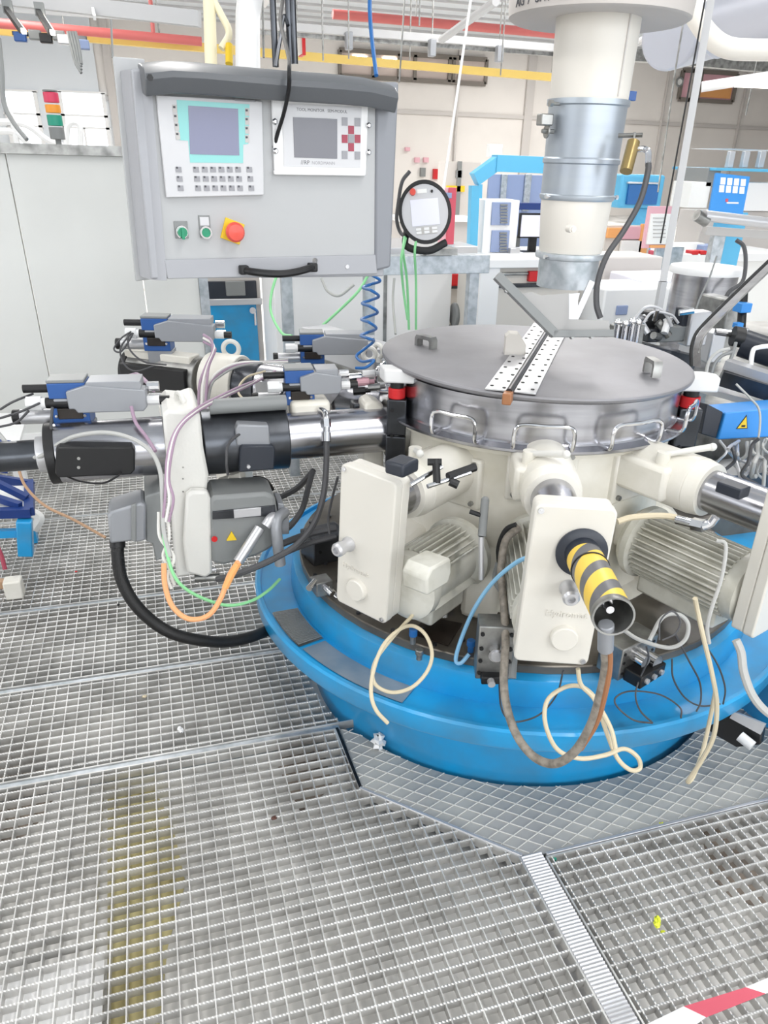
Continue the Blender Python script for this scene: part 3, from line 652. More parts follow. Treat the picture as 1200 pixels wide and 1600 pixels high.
acyl(arm1, F, .74, .965, .088, 'middle_cylinder', 'dark_steel'); acyl(arm1, F, .40, .75, .064, 'front_cylinder', 'steel'); acyl(arm1, F, .34, .45, .085, 'root_flange', 'dull_steel')
acyl(arm1, F, 1.03, 1.075, .072, 'spacer_ring', 'alu')
B(F).cyl((.74, .03, .105), (.94, .03, .105), .02, n=20).obj('upper_rod', 'servo', arm1)
def xz(pts, Y): return [(at(x, y, Y=Y).x, at(x, y, Y=Y).z) for x, y in pts]
XZ = lambda Y: Matrix(((1, 0, 0, 0), (0, 0, -1, Y), (0, 1, 0, 0), (0, 0, 0, 1)))
def pxprism(pts, Y0, Y1, name, m, par, bev=.003, **k):
    """flat-fronted casting: outline measured on its front face Y0, real thickness back to Y1"""
    P = xz(pts, Y0)
    if sum(P[i][0]*P[(i+1) % len(P)][1]-P[(i+1) % len(P)][0]*P[i][1] for i in range(len(P))) < 0: P = P[::-1]
    return B().prism(P, Y1-Y0, Matrix(((1, 0, 0, 0), (0, 0, 1, Y0), (0, 1, 0, 0), (0, 0, 0, 1)))).obj(name, m, par, bev, **k) if par is not False else P
pxprism([(254, 648), (262, 641), (285, 643), (306, 636), (313, 650), (318, 700), (326, 742), (322, 775), (326, 895), (276, 903), (270, 850), (262, 740)], 1.90, 2.10, 'cast_bracket', 'cast', arm1, bev=.008)
pxprism([(291, 775), (300, 768), (324, 768), (330, 782), (332, 896), (322, 904), (292, 896), (286, 850)], 1.865, 1.90, 'bracket_pad', 'cast', arm1, bev=.008)
for y in (788, 820, 862, 890):
    p = at(331, y, Y=1.88); B().cyl(p, p+Vector((.012, 0, 0)), .006, n=8).obj('bracket_screw', 'alu', arm1)
for y in (730, 748, 768):
    p = at(286, y, Y=1.9); B().cyl(p, p+Vector((0, -.002, 0)), .002, n=8).obj('dowel', 'dull_steel', arm1)
B().cyl(at(304, 903, Y=1.93), at(326, 903, Y=1.93)+Vector((.03, 0, 0)), .013, n=14).obj('foot_fitting', 'dull_steel', arm1)
eyebolt(arm1, at(282, 625, Y=1.99), (.85, .4, .1))
B().torus(at(284, 640, Y=1.96), (0, .6, 1), .016, .006).obj('link_ring', 'cast', arm1)
pxprism([(87, 703), (92, 699), (206, 698), (211, 704), (211, 735), (204, 742), (92, 747), (86, 740)], 1.905, 1.97, 'black_cover', 'black', arm1, bev=.004)
for y in (716, 730):
    p = at(123, y, Y=1.905); B().cyl(p, p-Vector((0, .003, 0)), .004, n=8).obj('cover_screw', 'dull_steel', arm1)
pxprism([(375, 703), (378, 697), (427, 697), (430, 703), (428, 733), (374, 738)], 1.90, 1.96, 'dark_box', 'dark_blue_black', arm1, bev=.003)
pxprism([(368, 672), (372, 664), (420, 665), (423, 697), (370, 697)], 1.915, 1.99, 'grey_saddle', 'grey_valve', arm1, bev=.004)
B().cyl(at(388, 728, Y=1.9), at(388, 728, Y=1.9)-Vector((0, .008, 0)), .005, n=8).obj('box_screw', 'alu', arm1)
# servo motor under the arm
servo = T('servo_motor', 'grey servo motor with red dot and yellow warning triangle beside the white bracket', 'motor', at(380, 880, Y=1.9))
pxprism([(328, 783), (334, 776), (415, 770), (430, 776), (434, 800), (434, 850), (420, 860), (400, 870), (350, 884), (331, 880)], 1.86, 1.99, 'motor_body', 'servo', servo, bev=.010)
pxprism([(332, 800), (430, 790), (431, 806), (332, 812)], 1.855, 1.862, 'groove_plate', 'dark_steel', servo, bev=.001)
pxprism([(365, 797), (408, 793), (408, 806), (366, 810)], 1.852, 1.858, 'name_plate', 'alu', servo, bev=.001)
p = at(335, 842, Y=1.858); B().cyl(p, p-Vector((0, .003, 0)), .008, n=20).obj('red_dot', 'red', servo)
pxprism([(354, 845), (362, 831), (370, 844)], 1.853, 1.859, 'warning_triangle', 'yellow', servo, bev=0)
pxprism([(434, 786), (444, 788), (446, 806), (452, 812), (452, 835), (436, 836)], 1.88, 1.96, 'end_block', 'grey_valve', servo)
B().cyl(at(406, 825, Y=1.84), at(372, 878, Y=1.80), .014, n=16).obj('cable_plug', 'alu', servo)
B().tube([at(432, 805, Y=1.88), at(424, 810, Y=1.84), at(415, 822, Y=1.83)], .014, n=12).obj('plug_elbow', 'alu', servo)
B().tube([at(445, 800, Y=1.88), at(432, 815, Y=1.83), at(434, 850, Y=1.82), at(438, 882, Y=1.82)], .015, n=12).obj('second_plug', 'grey_valve', servo)
pxprism([(226, 776), (250, 768), (256, 780), (258, 870), (244, 878), (238, 850), (228, 846)], 1.90, 2.05, 'rear_plate', 'servo', servo, bev=.004)
pxprism([(168, 808), (173, 800), (205, 790), (220, 786), (228, 790), (228, 845), (214, 848), (206, 846), (172, 850)], 1.88, 1.98, 'connector_housing', 'grey_valve', servo, bev=.006)
pxprism([(205, 790), (213, 787), (213, 848), (205, 846)], 1.872, 1.885, 'housing_rib', 'servo', servo)
cable([(184, 846, 1.98), (184, 870, 1.98), (190, 905, 1.99), (208, 940, 2.0), (237, 970, 2.02), (270, 990, 2.04), (310, 1000, 2.08), (350, 1003, 2.14), (390, 996, 2.2), (425, 982, 2.27), (450, 970, 2.33)], .0165, 'hose_black', 'thick black corrugated hose looping down from the grey connector housing', 'hose', 'hose', n=14)
B().cyl(at(183, 842, 1.98), at(184, 856, 1.98), .020, n=16).top('hose_collar', 'black', 'black collar at the top of the thick black hose', 'collar')
# arm 2
arm2 = T('horizontal_spindle', 'second spindle arm behind, with a cream clamp ring and a dark cover', 'spindle arm', (.2, 2.6, .7), 'horizontal spindle arms on the left')
F = XF(144, .815)
acyl(arm2, F, 1.13, 1.42, .074, 'rear_cylinder', 'dull_steel'); acyl(arm2, F, 1.40, 1.425, .077, 'end_cap', 'black')
acyl(arm2, F, .98, 1.10, .094, 'clamp_ring', 'cream'); acyl(arm2, F, .62, .98, .076, 'middle_cylinder', 'steel'); acyl(arm2, F, .90, .985, .082, 'dark_sleeve', 'dark_steel'); acyl(arm2, F, .38, .62, .06, 'front_cylinder', 'steel')
B(F).box(.99, 1.09, -.05, .05, -.38, -.06).obj('clamp_leg', 'cream', arm2, bev=.01)
B(F).box(1.15, 1.41, .055, .085, -.035, .045).obj('black_cover', 'black', arm2, bev=.004)
B(F).box(1.15, 1.41, -.02, .045, .05, .082).obj('cream_cable_duct', 'cream', arm2, bev=.004)
eyebolt(arm2, at(361, 545, d=2.55), (.2, 1, .1), .026, .008)
# arm 3
arm3 = T('horizontal_spindle', 'rear aluminium spindle arm beside the coiled blue hose', 'spindle arm', (.75, 2.9, .7), 'horizontal spindle arms on the left')
F = XF(112, .80)
acyl(arm3, F, .40, 1.12, .055, 'front_cylinder', 'dull_steel'); B(F).box(.70, 1.18, -.06, .06, .0, .10).obj('slide_housing', 'alu', arm3, bev=.005)
B(F).box(.55, .70, -.05, .05, -.08, .07).obj('slide_block', 'grey_valve', arm3, bev=.005)
a3 = XF(155, .78)
B(a3).box(.60, .84, -.07, .05, .055, .115).obj('alu_saddle', 'alu', arm2, bev=.004)
eyebolt(arm3, at(577, 553, d=2.55), (.3, 1, .1), .021, .008); eyebolt(arm3, at(592, 548, d=2.6), (.9, .4, .1), .021, .008)
# servo valves
def valve(x, y, d, s, rot, label, mir=1, tail=.20, plugs=True):
    o = at(x, y, d); t = T('servo_valve', label, 'valve', o, 'blue servo valves'); M = Matrix.Translation(o) @ Matrix.Rotation(rad(rot), 4, 'Z') @ Matrix.Diagonal((s*mir, s, s, 1)) @ Matrix(((1, 0, 0, 0), (0, 0, -1, 0), (0, 1, 0, 0), (0, 0, 0, 1)))
    def bx(n, m, *a, bev=.002, par=None):
        b = B(M).box(*a)
        if mir < 0: b.f = [q[::-1] for q in b.f]
        return b.obj(n, m, par or t, bev=bev)
    bx('base_block', 'grey_valve', -.036, .048, -.045, 0, -.034, .034)
    bl = bx('valve_body', 'valve_blue', -.045, .045, 0, .108, -.036, .036)
    bx('top_cap', 'servo', -.046, .044, .108, .116, -.034, .034)
    bx('dark_plate', 'oil_dark', -.03, .03, .018, .046, .034, .042); bx('grey_plate', 'grey_valve', -.034, .02, .05, .07, .034, .042)
    for sx in (-.034, .034):
        b = B(M).cyl((sx, .026, .034), (sx, .026, .042), .004, n=8); b.obj('body_screw', 'chrome', t)
    b = B(M).prism([(.0, .046), (.014, .046), (.02, .035), (tail+.02, .035), (tail+.03, .046), (tail+.03, .09), (.05, .105), (0, .09)], .05, Matrix.Translation((0, 0, .0))); 
    if mir < 0: b.f = [q[::-1] for q in b.f]
    b.obj('electronics_housing', 'grey_valve', t, bev=.003)
    bx('housing_lid', 'grey_valve', .05, tail+.02, .088, .112, -.03, .045)
    B(M).cyl((-.13, .016, 0), (-.045, .016, 0), .019, n=20).obj('solenoid', 'alu', t, bev=.002)
    B(M).cyl((-.148, .016, 0), (-.13, .016, 0), .019, n=20).obj('solenoid_cap', 'black', t, bev=.002)
    B(M).cyl((-.10, .058, .03), (-.065, .058, .03), .018, n=8).cyl((-.065, .058, .03), (-.055, .058, .03), .014, n=12).obj('gland_nut', 'white_plastic', t)
    B(M).cyl((-.055, .058, .03), (.0, .058, .03), .014, n=14).obj('black_plug', 'black', t)
    B(M).cyl((-.11, .088, 0), (-.045, .088, 0), .011, n=12).obj('rear_plug', 'black', t)
    if plugs:
        for i, (yy, zz) in enumerate(((.055, .02), (.085, -.005), (.05, -.02))):
            B(M).cyl((tail+.03, yy, zz), (tail+.06, yy, zz), .013, n=10).obj('end_gland', 'chrome' if i else 'white_plastic', t)
        B(M).cyl((tail+.06, .055, .02), (tail+.085, .055, .02), .012, n=12).obj('end_plug', 'black', t)
    return t
valve(118, 658, 1.96, 1.0, -6, 'blue servo valve with long grey housing on the front spindle arm', tail=.16)
valve(250, 545, 2.58, .98, -14, 'smaller blue servo valve high on the second spindle arm', tail=.17)
valve(468, 628, 2.12, .88, -4, 'blue servo valve in the middle above the white guard box', tail=.10)
valve(488, 565, 2.75, .95, -8, 'farthest blue servo valve behind the middle one, near the blue coil', tail=.18)
b = B().top if 0 else None
B(Matrix.Translation(at(482, 636, d=2.12))).cb((0, 0, 0), .11, .09, .055).top('manifold_block', 'cream_dirty', 'cream manifold block under the middle blue valve', 'manifold', bev=.012)
el = T('pipe_elbow', 'chrome pipe elbow hanging right of the middle cream manifold', 'elbow', at(510, 690, d=2.05))
B().tube([at(500, 640, 2.08), at(508, 645, 2.06), at(510, 660, 2.05), at(510, 690, 2.05)], .009, n=12).obj('elbow_tube', 'chrome', el)
B().cyl(at(509, 655, 2.05), at(510, 668, 2.05), .014, n=6).cyl(at(510, 676, 2.05), at(510, 690, 2.05), .0125, n=16).obj('hex_nut', 'chrome', el)
cable([(510, 686, 2.05), (510, 720, 2.05), (506, 770, 2.04), (492, 815, 2.02), (465, 850, 2.0), (430, 872, 1.98), (395, 888, 1.96), (362, 900, 1.97), (340, 905, 2.0)], .0085, 'dark_cable', 'grey braided hose sweeping from the chrome elbow down to the white bracket', 'hose', 'hose')
# dark actuators with red bands and white caps, left and right of the drum
def actuator(x, y0, y1, d, w, label, redx=0):
    a = at(x, y0, d); c = at(x, y1, Y=a.y); t = T('clamp_actuator', label, 'actuator', (a.x, a.y, c.z), 'red-banded actuators beside the drum')
    M = Matrix.Translation((a.x, a.y, 0)) @ Matrix.Rotation(YAW, 4, 'Z'); z1, z0 = a.z, c.z; H = z1-z0
    B(M).box(-w*.5, w*.5, -w*.5, w*.5, z0, z0+H*.34).obj('lower_body', 'dark_steel', t, bev=.004)
    B(M).box(-w*.46, w*.5, -w*.45, w*.5, z0+H*.345, z0+H*.70).obj('upper_body', 'dark_steel', t, bev=.004)
    B(M).cyl((0, 0, z0+H*.70), (0, 0, z0+H*.80), w*.42, n=24).obj('red_band', 'red', t, bev=.002)
    B(M).cyl((0, 0, z0+H*.80), (0, 0, z0+H*.86), w*.33, n=20).obj('neck', 'black', t)
    B(M).prism([(-w*.6, -w*.5), (w*.9, -w*.55), (w*1.0, w*.2), (w*.5, w*.6), (-w*.9, w*.55)], H*.13, Matrix.Translation((0, 0, z0+H*.86))).obj('white_cap', 'white_plastic', t, bev=.005)
    for k in range(3): B(M).cyl((-w*.2, -w*.5, z0+H*(.1+.25*k)), (-w*.2, -w*.53, z0+H*(.1+.25*k)), .005, n=8).obj('body_screw', 'black', t)
    return t
actuator(621, 572, 728, 2.02, .056, 'dark actuator with red band and white cap left of the drum')
actuator(1087, 583, 745, 2.10, .066, 'dark actuator with red band and white cap right of the drum')
post = T('cream_post', 'cream cast post behind the dark actuator left of the drum', 'post', at(585, 740, d=2.15))
pxprism([(570, 632), (582, 626), (600, 632), (600, 740), (568, 740)], 2.0, 2.08, 'post_body', 'cream', post, bev=.008)
for i, (x, y) in enumerate([(546, 590), (558, 598), (567, 585), (552, 612), (575, 606)]):
    p = at(x, y, 2.24); B().cyl(p, p+Vector((.035, -.01, .004)), .011, n=10).cyl(p+Vector((.035, -.01, .004)), p+Vector((.05, -.012, .005)), .007, n=8).top('pipe_fitting', ['chrome', 'pink', 'white_plastic', 'black', 'dull_steel'][i], ['chrome pipe fitting at the foot of the blue coil', 'pinkish pipe fitting under the blue coil', 'white pipe fitting right under the blue coil', 'black pipe fitting below the pinkish one', 'dull steel pipe fitting touching the cream post'][i], 'fitting', 'pipe fittings below the blue coil')
B(Matrix.Translation(at(570, 640, 2.2))).cb((0, 0, 0), .08, .05, .05).top('fitting_block', 'dark_steel', 'dark fitting block left of the cream post', 'block', bev=.005)
# rod clamps on the left unit, tee pin, small gear on the table
rc = T('rod_clamp', 'steel rods joined by black cross clamps above the left finned motor', 'clamp', at(680, 745, 1.75))
B().cyl(at(641, 758, 1.68), at(690, 729, 1.72), .0055, n=10).obj('rod', 'chrome', rc)
B().cyl(at(668, 760, 1.68), at(735, 738, 1.72), .0055, n=10).obj('rod', 'chrome', rc)
B().cyl(at(681, 718, 1.69), at(683, 756, 1.69), .009, n=10).cyl(at(668, 722, 1.69), at(690, 722, 1.69), .008, n=10).obj('cross_clamp', 'rubber', rc)
B().cyl(at(700, 745, 1.70), at(742, 730, 1.73), .010, n=10).cyl(at(703, 752, 1.70), at(716, 758, 1.70), .010, n=10).obj('cross_clamp', 'black', rc)
tp_ = T('tee_pin', 'dark grey upright tee pin in front of the cream column', 'pin', at(752, 850, 1.78))
B().cyl(at(753, 838, 1.78), at(758, 782, 1.78), .010, n=12).ball(at(758, 782, 1.78), .010, 10).obj('pin_shaft', 'servo', tp_)
B().cyl(at(734, 799, 1.78), at(754, 806, 1.78), .006, n=8).obj('cross_bar', 'black', tp_); B().cyl(at(752, 838, 1.78), at(752, 905, 1.82), .007, n=8).obj('lower_rod', 'alu', tp_)
def tbl(x, y, z=.405): return at(x, y, z=z)
def block(x, y, w, dp, h, m, label, name='valve_block', rot=0, kids=(), cat='block', z=.405, bev=.003):
    p = at(x, y, z=z); t = T(name, label, cat, p); M = Matrix.Translation(p) @ Matrix.Rotation(rad(rot), 4, 'Z')
    B(M).box(-w/2, w/2, -dp/2, dp/2, 0, h).obj('block_body', m, t, bev=bev)
    for k in kids:
        n, km, a, c, r = k[:5]; B(M).cyl(a, c, r, n=16).obj(n, km, t)
    return t
block(768, 1050, .085, .06, .15, 'dull_steel', 'steel valve block with a round chrome plug left of the striped tube guard', rot=-18, kids=[('round_plug', 'chrome', (0, -.03, .085), (0, -.052, .085), .019), ('plug_core', 'alu', (0, -.052, .085), (0, -.058, .085), .013)]+[('corner_bolt', 'black', (sx*.034, -.03, zz), (sx*.034, -.034, zz), .005) for sx in (-1, 1) for zz in (.02, .055, .09, .13)])
block(770, 1064, .06, .03, .022, 'black', 'small black clip at the foot of the steel valve block', 'clip', rot=-15, kids=[('clip_screw', 'alu', (-.008, -.015, .012), (-.008, -.03, .012), .009)], cat='clip')
block(975, 1040, .13, .07, .09, 'dull_steel', 'valve block with three chrome knobs right of the middle guard box', rot=18, kids=[('chrome_knob', 'chrome', (-.02, -.035, .06), (-.02, -.07, .06), .016), ('chrome_knob', 'chrome', (.022, -.035, .045), (.022, -.075, .045), .018), ('chrome_knob', 'chrome', (-.035, -.035, .02), (-.035, -.055, .02), .010)]+[('port', 'black', (sx, -.035, zz), (sx, -.037, zz), .004) for sx in (-.055, .05) for zz in (.02, .05, .075)])
block(1005, 1058, .10, .05, .035, 'black', 'low black terminal strip in front of the chrome knobs', 'terminal_strip', rot=22, kids=[('terminal_screw', 'alu', (sx, -.025, .018), (sx, -.032, .018), .007) for sx in (-.03, 0, .03)], cat='terminal')
block(508, 868, .12, .10, .085, 'dark_steel', 'dark steel block on the table left of the tall guard box', rot=14, kids=[('block_screw', 'black', (sx, -.05, .045), (sx, -.053, .045), .005) for sx in (-.04, .04)])
block(503, 925, .05, .05, .045, 'dull_steel', 'small steel pump with chrome elbows left of the tall guard box', 'pump', rot=10, kids=[('chrome_elbow', 'chrome', (0, -.02, .03), (.01, -.055, .02), .010), ('chrome_elbow', 'chrome', (-.02, 0, .04), (-.05, -.03, .04), .009), ('chrome_elbow', 'chrome', (.02, -.02, .01), (.03, -.05, .0), .009)], cat='pump')
block(560, 880, .05, .09, .01, 'cream', 'cream nameplate lying on the table left of the tall guard box', 'plate', rot=20, cat='plate')
P4 = [at(x, y, z=.406) for x, y in [(668, 965), (722, 975), (700, 1010), (640, 990)]]
B().add([*P4, *[p+Vector((0, 0, .003)) for p in P4]], [(0, 1, 2, 3), (7, 6, 5, 4), (0, 4, 5, 1), (1, 5, 6, 2), (2, 6, 7, 3), (3, 7, 4, 0)]).top('oily_plate', 'oil_dark', 'dark oily access plate on the table below the left motor', 'plate')
def plug(x, y, h, m, lb, n='hose_plug', m2='brass'):
    p = at(x, y, z=.405); t = T(n, lb, 'plug', p, 'small plugs on the table')
    B().cyl(p, p+Vector((0, 0, h*.55)), .008, n=8).obj('plug_base', m2, t); B().cyl(p+Vector((0, 0, h*.5)), p+Vector((0, 0, h)), .011, n=12).obj('plug_cap', m, t, bev=.002)
plug(645, 1005, .045, 'blue_hose', 'blue plug on the table under the beige cable loop', m2='dull_steel'); plug(735, 1018, .035, 'blue_hose', 'blue plug just right of the pale blue air hose end', m2='blue_hose')
plug(692, 945, .05, 'brass', 'brass plug below the left motor'); plug(704, 948, .025, 'valve_blue', 'dark blue plug touching the brass plug'); plug(680, 935, .03, 'teal', 'teal plug under the left motor terminal box')
plug(655, 1030, .03, 'dull_steel', 'bare steel stud at the front rim of the table', m2='dull_steel')
# ---- cables on the machine
cable([(655, 935, 1.86), (645, 960, 1.86), (632, 975, 1.84), (610, 1000, 1.80), (588, 1030, 1.79), (582, 1055, 1.80), (590, 1073, 1.80), (615, 1082, 1.80), (645, 1073, 1.80), (668, 1048, 1.81), (675, 1020, 1.82), (665, 992, 1.84), (645, 978, 1.84), (622, 985, 1.80), (598, 1010, 1.77), (583, 1050, 1.75), (580, 1085, 1.73), (588, 1110, 1.72), (606, 1130, 1.73)], .0048, 'beige_cable', 'beige cable looped over the blue tray in front of the tall guard box')
cable([(903, 1045, 1.64), (908, 1070, 1.66), (930, 1095, 1.68), (950, 1150, 1.68), (965, 1185, 1.67), (985, 1203, 1.66), (1000, 1200, 1.66), (996, 1183, 1.68), (975, 1170, 1.68), (945, 1180, 1.66), (905, 1185, 1.65), (870, 1170, 1.66), (852, 1130, 1.68), (855, 1095, 1.70), (880, 1075, 1.70), (905, 1072, 1.69), (925, 1085, 1.68), (940, 1110, 1.67), (955, 1140, 1.66), (962, 1170, 1.65)], .0052, 'beige_cable', 'beige cable in a big loop below the middle guard box')
cable([(1086, 935, 1.62), (1090, 955, 1.64), (1100, 1000, 1.65), (1112, 1050, 1.67), (1120, 1100, 1.69), (1115, 1150, 1.72), (1095, 1190, 1.76), (1075, 1220, 1.8), (1082, 1215, 1.82), (1096, 1180, 1.82), (1108, 1130, 1.8), (1118, 1080, 1.75)], .0055, 'beige_cable', 'beige cable hanging over the rim to the corner mesh on the right')
cable([(945, 1000, 1.30), (947, 1040, 1.34), (940, 1080, 1.38), (925, 1130, 1.44), (900, 1172, 1.50), (868, 1193, 1.55), (835, 1183, 1.60), (808, 1150, 1.64), (792, 1105, 1.68), (787, 1060, 1.71), (790, 1000, 1.74), (787, 940, 1.77), (783, 890, 1.8), (790, 845, 1.82), (810, 825, 1.84)], .0095, 'braid', 'thick brown-grey hose from the striped tube in a deep loop', 'hose', 'hose', n=12)
cable([(952, 1000, 1.29), (953, 1040, 1.33), (946, 1082, 1.37), (932, 1130, 1.43), (908, 1170, 1.49)], .0052, 'copper', 'copper-coloured line running along the thick brown-grey hose', 'hose', 'hose')
B().cyl(at(947, 975, 1.27), at(946, 1015, 1.31), .014, n=16).top('hose_ferrule', 'grey_valve', 'grey ferrule where the thick hose leaves the striped tube', 'ferrule', bev=.002)
cable([(832, 868, 1.62), (805, 880, 1.68), (770, 910, 1.74), (742, 950, 1.80), (722, 995, 1.85), (712, 1030, 1.88), (720, 1036, 1.88), (733, 1022, 1.88)], .0052, 'ltblue_cable', 'pale blue air hose arching from the middle guard box to the table', 'air_hose', 'hose')
cable([(1048, 1016, 1.62), (1120, 1010, 1.62), (1150, 1000, 1.60), (1158, 1020, 1.60), (1162, 1050, 1.60), (1175, 1085, 1.60), (1195, 1110, 1.60), (1225, 1130, 1.6)][2:], .009, 'grey_cable', 'light grey hose falling from the right guard box past the edge', 'hose', 'hose')
cable([(965, 815, 1.75), (990, 808, 1.75), (1040, 806, 1.74), (1075, 814, 1.72), (1100, 820, 1.70)], .0075, 'beige_cable', 'cream hose crossing above the right finned motor', 'hose', 'hose')
for (p_, lb) in [([(1010, 1010, 1.7), (1013, 1030, 1.74), (1000, 1060, 1.78), (993, 1085, 1.78), (1000, 1110, 1.76), (1020, 1130, 1.74)], 'thin dark wire hanging straight onto the blue tray'),
                 ([(1020, 1130, 1.76), (990, 1125, 1.77), (965, 1105, 1.78), (962, 1090, 1.79), (985, 1080, 1.80), (1030, 1085, 1.81), (1062, 1105, 1.79), (1064, 1122, 1.77)], 'thin dark wire lying in an oval on the blue tray'),
                 ([(1055, 990, 1.70), (1075, 1030, 1.74), (1093, 1065, 1.78), (1095, 1095, 1.80), (1088, 1112, 1.80)], 'thin dark wire curving right of the oval one'),
                 ([(1050, 1030, 1.72), (1052, 1060, 1.76), (1070, 1090, 1.8), (1095, 1103, 1.82), (1125, 1100, 1.84)], 'thin dark wire crossing the tray toward the rim'),
                 ([(1100, 1005, 1.72), (1122, 1040, 1.76), (1133, 1075, 1.8), (1130, 1100, 1.83)], 'thin dark wire nearest the right guard box'),
                 ([(880, 1048, 1.66), (870, 1085, 1.72), (845, 1115, 1.76), (815, 1127, 1.78), (795, 1125, 1.78), (783, 1105, 1.80), (780, 1070, 1.84)], 'thin dark wire below the middle guard box')]:
    cable(p_, .0022, 'dark_cable', lb, 'wire', 'wire', 'thin dark wires on the blue tray', n=6)
cable([(1015, 1000, 1.60), (1035, 965, 1.6), (1060, 960, 1.6), (1075, 975, 1.6), (1070, 1000, 1.61), (1045, 1012, 1.62), (1000, 1000, 1.64), (975, 985, 1.66)], .0045, 'grey_cable', 'grey cable coiled under the right finned motor')
cable([(1030, 1000, 1.58), (1032, 970, 1.58), (1050, 955, 1.58), (1063, 970, 1.58), (1055, 990, 1.58), (1035, 1000, 1.58)], .002, 'dark_cable', 'thin dark wire coiled over the grey coil', 'wire', 'wire', n=6)
cable([(1098, 850, 1.5), (1120, 845, 1.5), (1134, 852, 1.49), (1128, 900, 1.49), (1112, 950, 1.5), (1105, 980, 1.52), (1108, 1005, 1.54)][1:], .004, 'grey_cable', 'grey cable hugging the edge of the right guard box')
cable([(780, 880, 1.86), (775, 905, 1.86), (786, 925, 1.84), (800, 960, 1.82), (803, 1010, 1.8), (800, 1060, 1.78)], .010, 'servo', 'mottled grey sleeve running down left of the middle guard box', 'hose', 'hose')
cable([(808, 822, 1.84), (792, 830, 1.85), (782, 855, 1.86), (783, 885, 1.86)], .011, 'hose_black', 'black corrugated elbow above the mottled grey sleeve', 'hose', 'hose')
hf = T('hose_fitting', 'chrome hose fitting above the right finned motor', 'fitting', at(1100, 820, 1.7))
B().cyl(at(1058, 812, 1.73), at(1082, 818, 1.70), .011, n=12).cyl(at(1082, 818, 1.70), at(1100, 822, 1.68), .015, n=6).obj('fitting_nut', 'chrome', hf); B().tube([at(1098, 822, 1.68), at(1110, 818, 1.67), at(1118, 808, 1.66)], .010, n=10).obj('fitting_elbow', 'chrome', hf)
B(Matrix.Translation(at(1145, 764, 1.66)) @ Matrix.Rotation(rad(-70), 4, 'Z')).cb((0, 0, 0), .06, .04, .025).top('proximity_block', 'dark_blue_black', 'dark grey block on the steel quill behind the right guard box', 'block', bev=.003)
B(Matrix.Translation(at(628, 728, 1.62)) @ Matrix.Rotation(rad(36), 4, 'Z')).cb((0, 0, 0), .06, .05, .03).top('proximity_block', 'dark_blue_black', 'dark block peeping over the top of the tall guard box', 'block', bev=.006)
# ---- cables on the left arms
cable([(-20, 655, 1.9), (0, 680, 1.9), (25, 706, 1.9), (60, 714, 1.88), (90, 695, 1.86), (120, 681, 1.85), (165, 676, 1.85), (205, 685, 1.84), (235, 705, 1.83), (250, 735, 1.82), (254, 780, 1.82), (256, 830, 1.82), (266, 870, 1.82)], .0055, 'grey_cable', 'pale grey cable draped over the front spindle arm')
for i, (o, m, lb) in enumerate([(0, 'purple_cable', 'purple cable strapped down the left of the white bracket'), (5, 'white_cable', 'white cable strapped down beside the purple ones'), (10, 'purple_cable', 'second purple cable bulging right of the first')]):
    cable([(420+o, 590-o, 2.35), (390, 598+o*.4, 2.2), (345, 618+o*.5, 2.0), (305, 640+o*.5, 1.86), (275+o*.4, 672, 1.83), (262+o*.6, 710, 1.82), (259+o*.5, 750, 1.82), (258+o*1.3, 780, 1.81), (254+o, 815, 1.82)], .0035, m, lb, group='cable bundle on the white bracket')
for i, (o, m, lb) in enumerate([(0, 'purple_cable', 'purple cable rising to the second valve, left strand'), (5, 'white_cable', 'white cable rising to the second valve'), (11, 'purple_cable', 'purple cable rising to the second valve, right strand')]):
    cable([(318, 523+o, 2.4), (330+o*.4, 532+o, 2.38), (332+o*.3, 550, 2.36), (322+o*.4, 572, 2.34), (312+o, 600, 2.3), (310+o, 640, 2.26)], .0042, m, lb, group='cable bundle by the second arm')
for i, (o, m, lb) in enumerate([(0, 'white_cable', 'white cable arching over the cream clamp ring'), (5, 'purple_cable', 'purple cable arching over the cream clamp ring'), (10, 'grey_cable', 'grey cable arching over the cream clamp ring')]):
    cable([(450, 565-o*.3, 2.4), (410, 566, 2.38), (370, 568+o*.5, 2.36), (340, 582+o*.8, 2.34), (326+o*.4, 602, 2.32), (318+o*.6, 630, 2.3)], .0045, m, lb, group='cables over the clamp ring')
cable([(254, 815, 1.82), (258, 850, 1.82), (270, 895, 1.82), (290, 920, 1.84), (325, 938, 1.88), (360, 946, 1.92), (395, 938, 1.98), (420, 922, 2.04), (437, 905, 2.1)], .0042, 'green_cable', 'green earth cable swinging from the white bracket to the blue tray')
cable([(256, 880, 1.82), (258, 915, 1.82), (270, 948, 1.82), (295, 967, 1.82), (325, 962, 1.82), (345, 935, 1.82), (358, 900, 1.82), (372, 878, 1.80)], .0065, 'orange_cable', 'orange cable hanging in a loop under the white bracket')
cable([(352, 918, 1.82), (362, 898, 1.81), (372, 880, 1.80)], .0085, 'orange', 'orange sleeve where the hanging cable enters its plug', 'sleeve', 'sleeve')
for i, (o, lb) in enumerate([(0, 'white cable hanging straight left of the white bracket'), (6, 'white cable crossing behind the straight one'), (12, 'white cable curling below the bracket')]):
    cable([(248+o, 800, 1.84), (250+o*1.2, 840, 1.84), (255+(12-o)*1.4, 870, 1.84), (262+o, 900, 1.84), (268+o*.8, 920-o, 1.85)], .004, 'white_cable', lb, group='white cables below the bracket')
cable([(0, 640, 1.9), (20, 628, 1.9), (52, 615, 1.93)], .003, 'dark_cable', 'dark cable entering the rear plug of the front valve'); cable([(-5, 655, 1.9), (30, 644, 1.88), (62, 630, 1.87)], .003, 'dark_cable', 'dark cable entering the white gland nut of the front valve')
